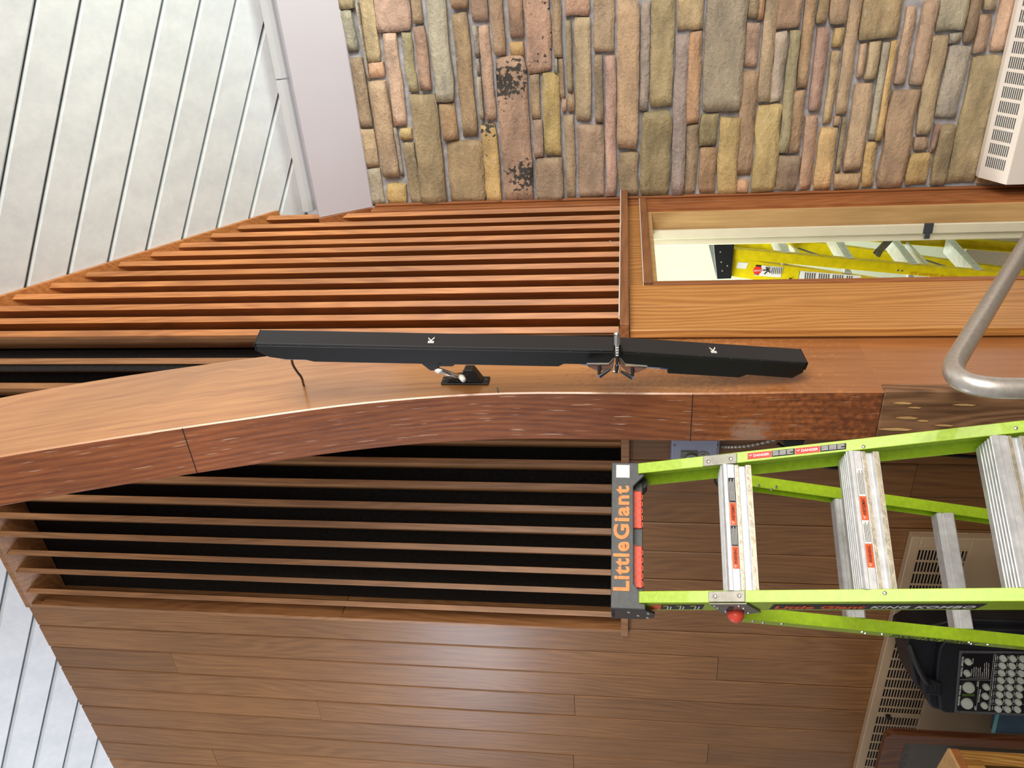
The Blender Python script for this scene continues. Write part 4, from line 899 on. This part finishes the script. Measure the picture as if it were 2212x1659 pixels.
def heater_right():
    h = thing('wall_heater', 'white convector with sloping slotted top against the stone wall', 'heater', (-.4, 3.6, 0))
    x0, x1 = -1.16, 1.2
    A = V((0, 3.70, .612)); B = V((0, 3.585, .541))
    part('cabinet', slab([(x0, 3.733, .612), (x0, 3.70, .612), (x0, 3.585, .541), (x0, 3.585, .05), (x0, 3.733, .05)], (x1 - x0, 0, 0)), M['heatwhite'], h, bevel=.003, seg=2)
    part('plinth', box((x0 + .02, 3.61, 0), (x1 - .02, 3.733, .05)), M['heatwhite'], h)
    d = (B - A); nn_ = V((0, -d.z, d.y)).normalized()
    if nn_.z < 0: nn_ = -nn_
    sl = []; Lr = []
    x = x0 + .055
    while x < x1 - .06:
        for k in range(10):
            f = .16 + .068 * k
            p = A + d * f
            a = V((x, p.y, p.z)) + nn_ * .0003; w = d * .036
            sl.append(slab([a, a + V((.044, 0, 0)), a + V((.044, 0, 0)) + w, a + w], nn_ * .0004))
        x += .0575
    stuff('grille_slots', sl, M['grey'], h)
heater_right()

# ------------------------------------------------------------------ power box, conduit and cables on the planks
pb0 = onY(1450, 962, YL); pb1 = onY(1554, 1010, YL)
xb_, xl_ = -1.50, pb1.x - .06
bx = thing('outlet_box', 'blue grey electrical box with two round outlets beside the arch', 'outlet', (-1.6, 2.38, pb1.z))
z1_, z0_ = onY(1450, 980, 2.35).z, onY(1553, 980, 2.35).z
part('housing', box((-1.765, 2.345, z0_), (-1.45, 2.408, z1_)), M['box'], bx, bevel=.004, seg=2)
part('cover_plate', box((-1.757, 2.340, z0_ + .008), (-1.458, 2.346, z1_ - .008)), M['box'], bx, bevel=.002)
oc = onY(1492, 989, 2.34)
part('outlet_plate', box((oc.x - .035, 2.336, oc.z - .022), (oc.x + .03, 2.341, oc.z + .035)), M['plate'], bx, bevel=.001)
parts('round_outlet', [cyl((oc.x - .004, 2.336, oc.z - .003), (oc.x - .004, 2.328, oc.z - .003), .024, 20), cyl((oc.x - .004, 2.328, oc.z - .003), (oc.x - .004, 2.322, oc.z - .003), .015, 18)], M['ivory'], bx, bevel=.001)
oc2 = onY(1518, 986, 2.34)
parts('round_outlet', [cyl((oc2.x, 2.341, oc2.z), (oc2.x, 2.336, oc2.z), .021, 20), obox(V((oc2.x, 2.334, oc2.z)), (.012, 0, 0), (0, .002, 0), (0, 0, .008))], M['ivory'], bx)
parts('screw', [dome(onY(x, y, 2.34), (0, -1, 0), .004, .002) for x, y in ((1457, 962), (1550, 962))], M['plate'], bx)
cpts = smoothpath([onY(1556, 964, 2.37), onY(1575, 964, 2.37), onY(1610, 963, 2.37), onY(1650, 955, 2.38), onY(1700, 940, 2.39), onY(1760, 925, 2.39)], 3)
cv = part('flexible_conduit', tube(cpts, .0075, 10, True, [.0085 if i % 2 else .0062 for i in range(len(cpts))]), M['steel']); tag(recentre(cv), 'ribbed steel conduit leaving the electrical box', 'conduit')
cc = part('conduit_clamp', [box((-1.53, 2.36, z0_ - .03), (-1.505, 2.405, z0_ - .004)), dome((-1.55, 2.375, z0_ - .016), (-1, 0, 0), .007, .008)], M['plate'], bx, bevel=.001)
k1 = part('wall_cable', tube(smoothpath([onY(1680, 958, 2.39), onY(1720, 985, 2.39), onY(1775, 1008, 2.39), onY(1815, 1013, 2.39), onY(1860, 1000, 2.39), onY(1960, 975, 2.395), onY(2060, 984, 2.39), onY(2150, 989, 2.39), onY(2230, 985, 2.39)]), .006, 8), M['black'], smooth=True)
tag(recentre(k1), 'black cable looping across planks beside the arch', 'cable')
bf = thing('cable_box', 'black box on the planks half hidden behind the arch', 'box', onY(1715, 965, 2.36))
part('housing', slab([onY(1688, 950, 2.34), onY(1694, 966, 2.34), onY(1732, 966, 2.34), onY(1740, 950, 2.34)], (0, .06, 0)), M['black'], bf, bevel=.004)

# ------------------------------------------------------------------ mixer amplifier speaker, blue crate, framed pane, oak cabinet
MN = V((.349, -.937, 0)).normalized(); MR = V((.937, .349, 0)).normalized()
mp0 = depth(2066, 1470, 2.86)
pa_ = thing('powered_mixer', 'black portable sound mixer with rows of pale knobs before the beige heater', 'mixer', V((mp0.x, mp0.y, .62)))
def MP(px, py, h=0): return onP(px, py, mp0, MN) + MN * h
zb = .62
def drop(p, z): return V((p.x, p.y, z))
case = [MP(1990, 1372), MP(1968, 1385), MP(1966, 1400), MP(1975, 1452), MP(1985, 1492), MP(1995, 1500), MP(2010, 1506), MP(2013, 1530), MP(2022, 1543), MP(2040, 1547)]
lowr = drop(MP(2212, 1549), zb); lowl = drop(MP(2212, 1180), zb)
case += [drop(MP(2212, 1549), zb), drop(MP(2212, 1350), zb), MP(2104, 1346), MP(2050, 1352), MP(2010, 1362)]
part('case', slab([p - MN * .035 for p in case], -MN * .17), M['pa'], pa_, bevel=.008, seg=2)
inn = [MP(2042, 1384), MP(2030, 1400), MP(2026, 1430), MP(2022, 1470), MP(2028, 1500), MP(2032, 1536), MP(2042, 1541)]
inn += [drop(MP(2212, 1543), zb + .01), drop(MP(2212, 1358), zb + .01), MP(2070, 1358)]
part('front_shell', slab([p - MN * .001 for p in inn], -MN * .05), M['pa'], pa_, bevel=.006, seg=2)
part('handle', [tube(smoothpath([MP(1968, 1398, -.02), MP(1976, 1425, .0), MP(1990, 1455, .012), MP(2002, 1472, .008), MP(2008, 1482, -.01)]), .011, 10)], M['black'], pa_, smooth=True)
part('handle_grip', slab([MP(1992, 1466, .01), MP(2000, 1462, .01), MP(2034, 1474, .01), MP(2033, 1502, .01), MP(1992, 1498, .01)], -MN * .04), M['pa'], pa_, bevel=.006, seg=2)
stuff('grip_dots', [dome(MP(x, y, .01), MN, .0016, .0012, 6) for x in (1998, 2008, 2018) for y in (1478, 1483, 1488)], M['grey'], pa_)
fr = [(2072, 1405), (2061, 1538), (2225, 1546), (2230, 1407)]
part('panel_frame', slab([MP(x, y) for x, y in fr], MN * .004), M['greyframe'], pa_, bevel=.001)
fi = [(2077, 1410), (2066, 1533), (2224, 1540), (2229, 1411)]
part('control_panel', slab([MP(x, y, .004) for x, y in fi], MN * .0015), M['panel'], pa_)
H = .0056
def ZQ(x, y): return (2040 + x * .10244, 1390 + y * .10244)      # from the close view of the panel
def knob(x, y, r, ang):
    c = MP(*ZQ(x, y), H); up = V((0, 0, 1)); d = MR * math.cos(ang) + up * math.sin(ang)
    k = part('knob', tube([c, c + MN * .006, c + MN * .012, c + MN * .0125], r, 18, True, [r, r * .95, r * .82, r * .6]), M['knob'], pa_, smooth=False)
    part('pointer', obox(c + MN * .0135 + d * r * .1, d * r * .7, d.cross(MN) * r * .16, MN * .0015), M['knob'], k)
k_ = random.Random(5)
for col_, (xa, xbk) in enumerate(((1210, 1105), (1415, 1302), (1625, 1510))):
    for row in range(8):
        f = row / 7; knob(xa + (xbk - xa) * f, 290 + (1350 - 290) * f + col_ * 4, .0118, k_.uniform(-.6, .6) + (2.3 if k_.random() < .6 else 1.2))
for x, y, r in ((478, 360, .0118), (455, 598, .0116), (855, 888, .0115), (838, 1083, .0115), (815, 1278, .0115), (492, 905, .0205), (458, 1240, .0205)): knob(x, y, r, 2.2)
def ptext(s, x0, y0, x1, y1, hgt):
    O_ = MP(*ZQ(x0, y0), H + .0004); E_ = MP(*ZQ(x1, y1), H + .0004); X_ = E_ - O_
    text('panel_print', s, O_, X_, V((0, 0, 1)) * hgt, M['paper'], pa_, ext=.0003, bold=.01)
ptext('DIGITAL EFFECTS', 355, 675, 398, 262, .0055)
ptext('MASTER VOLUME', 300, 1285, 345, 865, .0055)
ptext('SYSTEM EQ', 725, 1220, 758, 950, .005)
ptext('LEFT', 648, 1385, 652, 1295, .0045); ptext('RIGHT', 695, 885, 705, 780, .0045)
ptext('FX SELECT', 565, 668, 575, 520, .003); ptext('FX LEVEL', 590, 415, 600, 295, .003)
for k in range(8): ptext('INPUT %d' % (8 - k), 1073 - k * 17, 335 + k * 151, 1080 - k * 17, 215 + k * 151, .0034)
for nm, xo in (('LEVEL', 1108), ('FX SEND', 1328), ('CONTOUR', 1532)):
    for k in range(8): ptext(nm, xo - k * 15.5, 325 + k * 151, xo + 6 - k * 15.5, 240 + k * 151, .0024)
for k, s in enumerate(('ROOM REVERB', 'CHURCH REVERB', 'HALL REVERB', 'PLATE REVERB', 'ECHO', 'HALL REVERB + ECHO', 'CHAMBER REVERB + ECHO', 'ROOM REVERB + ECHO')):
    l_ = (205, 215, 190, 205, 100, 290, 315, 290)[k]; ptext('%d %s' % (k + 1, s), 612 + k * 44, 690 + k * 2, 620 + k * 44, 690 - l_, .0024)
def pline(pts, w=.0006): stuff('panel_line', [tube([MP(*ZQ(*a), H), MP(*ZQ(*b_), H)], w, 4) for a, b_ in zip(pts, pts[1:])], M['knob'], pa_)
pline([(1035, 205), (960, 840), (915, 1400)]); pline([(320, 745), (975, 755)]); pline([(715, 760), (660, 1395)]); pline([(440, 680), (455, 712), (900, 718), (915, 700)])
for k in range(1, 8): pline([(1025 - k * 16, 205 + k * 151), (1680, 210 + k * 151)], .0004)
m_, nt_, b_g = newmat('meter_led'); b_g.inputs['Base Color'].default_value = srgb(120, 170, 40)
m_y, nt_, b_g = newmat('meter_led_yellow'); b_g.inputs['Base Color'].default_value = srgb(210, 190, 60)
stuff('level_lights', [obox(MP(*ZQ(372 + k * 26, y), H), MR * .0012, V((0, 0, .0009)), MN * .0004) for k in range(10) for y in (1055, 1083)], m_, pa_)
parts('panel_screw', [dome(MP(*ZQ(x, y), .004), MN, .0022, .001, 8) for x, y in ((425, 168), (1245, 185), (305, 1420), (1110, 1440))], M['ink'], pa_)
# table that carries the mixer
tb_ = thing('side_table', 'dark wooden table standing under the black mixer', 'table', V((mp0.x, mp0.y, 0)))
tc_ = mp0 - MN * .11 + MR * .06; tc_ = V((tc_.x, tc_.y, 0))
part('table_top', obox(tc_ + V((0, 0, .605)), MR * .16, MN * .10, V((0, 0, .014))), M['walnut'], tb_, bevel=.003)
for sx in (-1, 1):
    for sy in (-1, 1):
        part('leg', obox(tc_ + MR * .135 * sx + MN * .075 * sy + V((0, 0, .2955)), MR * .02, MN * .02, V((0, 0, .2955))), M['walnut'], tb_, bevel=.002)
# blue crate beside it
cr_ = depth(2150, 1560, 3.06)
bc = thing('storage_crate', 'blue grey crate with pale teal edge between the mixer and brown frame', 'crate', V((cr_.x, cr_.y, 0)))
def CQ(px, py, h=0): return onP(px, py, cr_, MN) + MN * h
q = [CQ(2152, 1540), CQ(2146, 1583), drop(CQ(2150, 1583), 0.0), drop(CQ(2152, 1500), 0.0), CQ(2158, 1500)]
part('body', slab(q, -MN * .03), M['bluecloth'], bc, bevel=.003)
part('rim', slab([CQ(2152, 1540, .004), CQ(2141, 1583, .004), CQ(2149, 1583, .004), CQ(2159, 1540, .004)], -MN * .008), M['teal'], bc, bevel=.001)
# brown rounded frame with smoked pane, parallel to the wall
FY = 2.10
fo = onY(1915, 1581, FY); f2 = onY(1950, 1606, FY)
bf_ = thing('framed_pane', 'brown wooden frame with rounded corner and smoked pane before the heater', 'frame', V((fo.x - .4, FY, 0)))
xr_, zt2 = onY(2100, 1582, FY + .03).x, onY(1909, 1610, FY).z
ww = .085
def rrect(x0, x1, z0, z1, r, n=8):
    out = []
    for cx, cz, a0 in ((x1 - r, z1 - r, 0), (x0 + r, z1 - r, 90), (x0 + r, z0 + r, 180), (x1 - r, z0 + r, 270)):
        for k in range(n + 1):
            a = math.radians(a0 + 90 * k / n); out.append((cx + r * math.cos(a), cz + r * math.sin(a)))
    return out
O1 = rrect(xr_ - .8, xr_, .12, zt2, .035); I1 = rrect(xr_ - .8 + ww * .6, xr_ - ww * .55, .22, zt2 - .075, .012)
vs = [V((x, FY, z)) for x, z in O1] + [V((x, FY, z)) for x, z in I1] + [V((x, FY + .03, z)) for x, z in O1] + [V((x, FY + .03, z)) for x, z in I1]
n = len(O1); fs = []
for i in range(n):
    j = (i + 1) % n
    fs += [[i, j, n + j, n + i], [2 * n + i, 3 * n + i, 3 * n + j, 2 * n + j], [i, 2 * n + i, 2 * n + j, j], [n + i, n + j, 3 * n + j, 3 * n + i]]
part('frame', (vs, fs), M['walnut'], bf_, bevel=.003)
part('pane', box((xr_ - .8 + ww * .5, FY + .012, .2), (xr_ - ww * .5, FY + .016, zt2 - .065)), M['pane'], bf_)
for sx in (xr_ - .75, xr_ - .05): part('foot', box((sx - .03, FY - .12, 0), (sx + .03, FY + .14, .125)), M['walnut'], bf_, bevel=.004)
# oak cabinet in the corner of the frame
oc0 = depth(2047, 1616, 2.35)
ok = thing('oak_cabinet', 'light oak glazed cabinet with pale top in the lower right corner beside the brown frame', 'cabinet', V((oc0.x - .15, oc0.y, 0)))
dB = (_right * -1.16 + _fh).normalized(); dF = -(_right * .32 + _fh).normalized()
zt3 = oc0.z
def OC(f, b_, z): return V((oc0.x, oc0.y, 0)) + dF * f + dB * b_ + V((0, 0, z))
nfc = dF.cross(V((0, 0, 1))).normalized()
if nfc.dot(dB) > 0: nfc = -nfc     # outward normal of the glazed face
part('top_panel', slab([OC(0, 0, zt3), OC(.24, 0, zt3), OC(.24, .3, zt3), OC(0, .3, zt3)], (0, 0, -.008)), M['jamb'], ok, bevel=.001)
part('top_edge', slab([OC(0, 0, zt3 - .008), OC(.24, 0, zt3 - .008), OC(.24, 0, zt3 - .03), OC(0, 0, zt3 - .03)], nfc * -.012), M['trim'], ok, bevel=.001)
zc_ = zt3 - .03
part('stile', slab([OC(0, .004, .0), OC(.035, .004, .0), OC(.035, .004, zc_), OC(0, .004, zc_)], nfc * -.02), M['oak'], ok, bevel=.0015)
part('stile', slab([OC(.205, .004, .0), OC(.24, .004, .0), OC(.24, .004, zc_), OC(.205, .004, zc_)], nfc * -.02), M['oak'], ok, bevel=.0015)
part('top_rail', slab([OC(.035, .004, zc_), OC(.205, .004, zc_), OC(.205, .004, zc_ - .05), OC(.035, .004, zc_ - .05)], nfc * -.018), M['oak'], ok, bevel=.0015)
part('inside_panel', slab([OC(.0, .1, .02), OC(.24, .1, .02), OC(.24, .1, zc_), OC(.0, .1, zc_)], nfc * -.01), M['panel'], ok)
part('back_panel', slab([OC(.0, .03, .0), OC(.0, .29, .0), OC(.0, .29, zc_), OC(.0, .03, zc_)], dF * .01), M['oak'], ok)
part('cross_brace', slab([OC(.035, .05, zc_ - .20), OC(.035, .05, zc_ - .24), OC(.205, .05, zc_ - .10), OC(.205, .05, zc_ - .06)], nfc * -.01), M['casing'], ok)

# ------------------------------------------------------------------ stainless handrail
HX = -.85
hr = thing('handrail', 'brushed stainless tube handrail with one rounded bend', 'handrail', V((HX, 1.42, 0)))
hp0 = onX(2212, 839, HX); hb_ = onX(2066, 800, HX); hd = onX(2140, 655, HX); he = onX(2212, 537, HX)
yv = hp0.y
dirn = (he - hd).normalized()
far = hd + dirn * 1.6
# corner where the upright meets the sloping run
tq = (yv - hd.y) / dirn.y; corner = hd + dirn * tq
up_ = V((0, 0, -1)); rb = .075
path = [V((HX, yv, 0.0)), corner + up_ * (rb * 1.8)]
for k in range(1, 12):
    t = k / 12; a = corner + up_ * rb * 1.8; b_ = corner; c = corner + dirn * rb * 1.8
    path.append(a * (1 - t) ** 2 + b_ * 2 * t * (1 - t) + c * t * t)
path += [corner + dirn * (rb * 1.8), far]
part('tube', tube(path, .0205, 24), M['steel'], hr, smooth=True)
part('post', cyl(V((HX, far.y - .05, 0)), V((HX, far.y - .05, (far - dirn * .05 / max(.1, dirn.y)).z)), .019, 18), M['steel'], hr, smooth=True)
parts('floor_flange', [cyl(V((HX, yv, 0)), V((HX, yv, .008)), .045, 20), cyl(V((HX, far.y - .05, 0)), V((HX, far.y - .05, .008)), .045, 20)], M['steel'], hr)
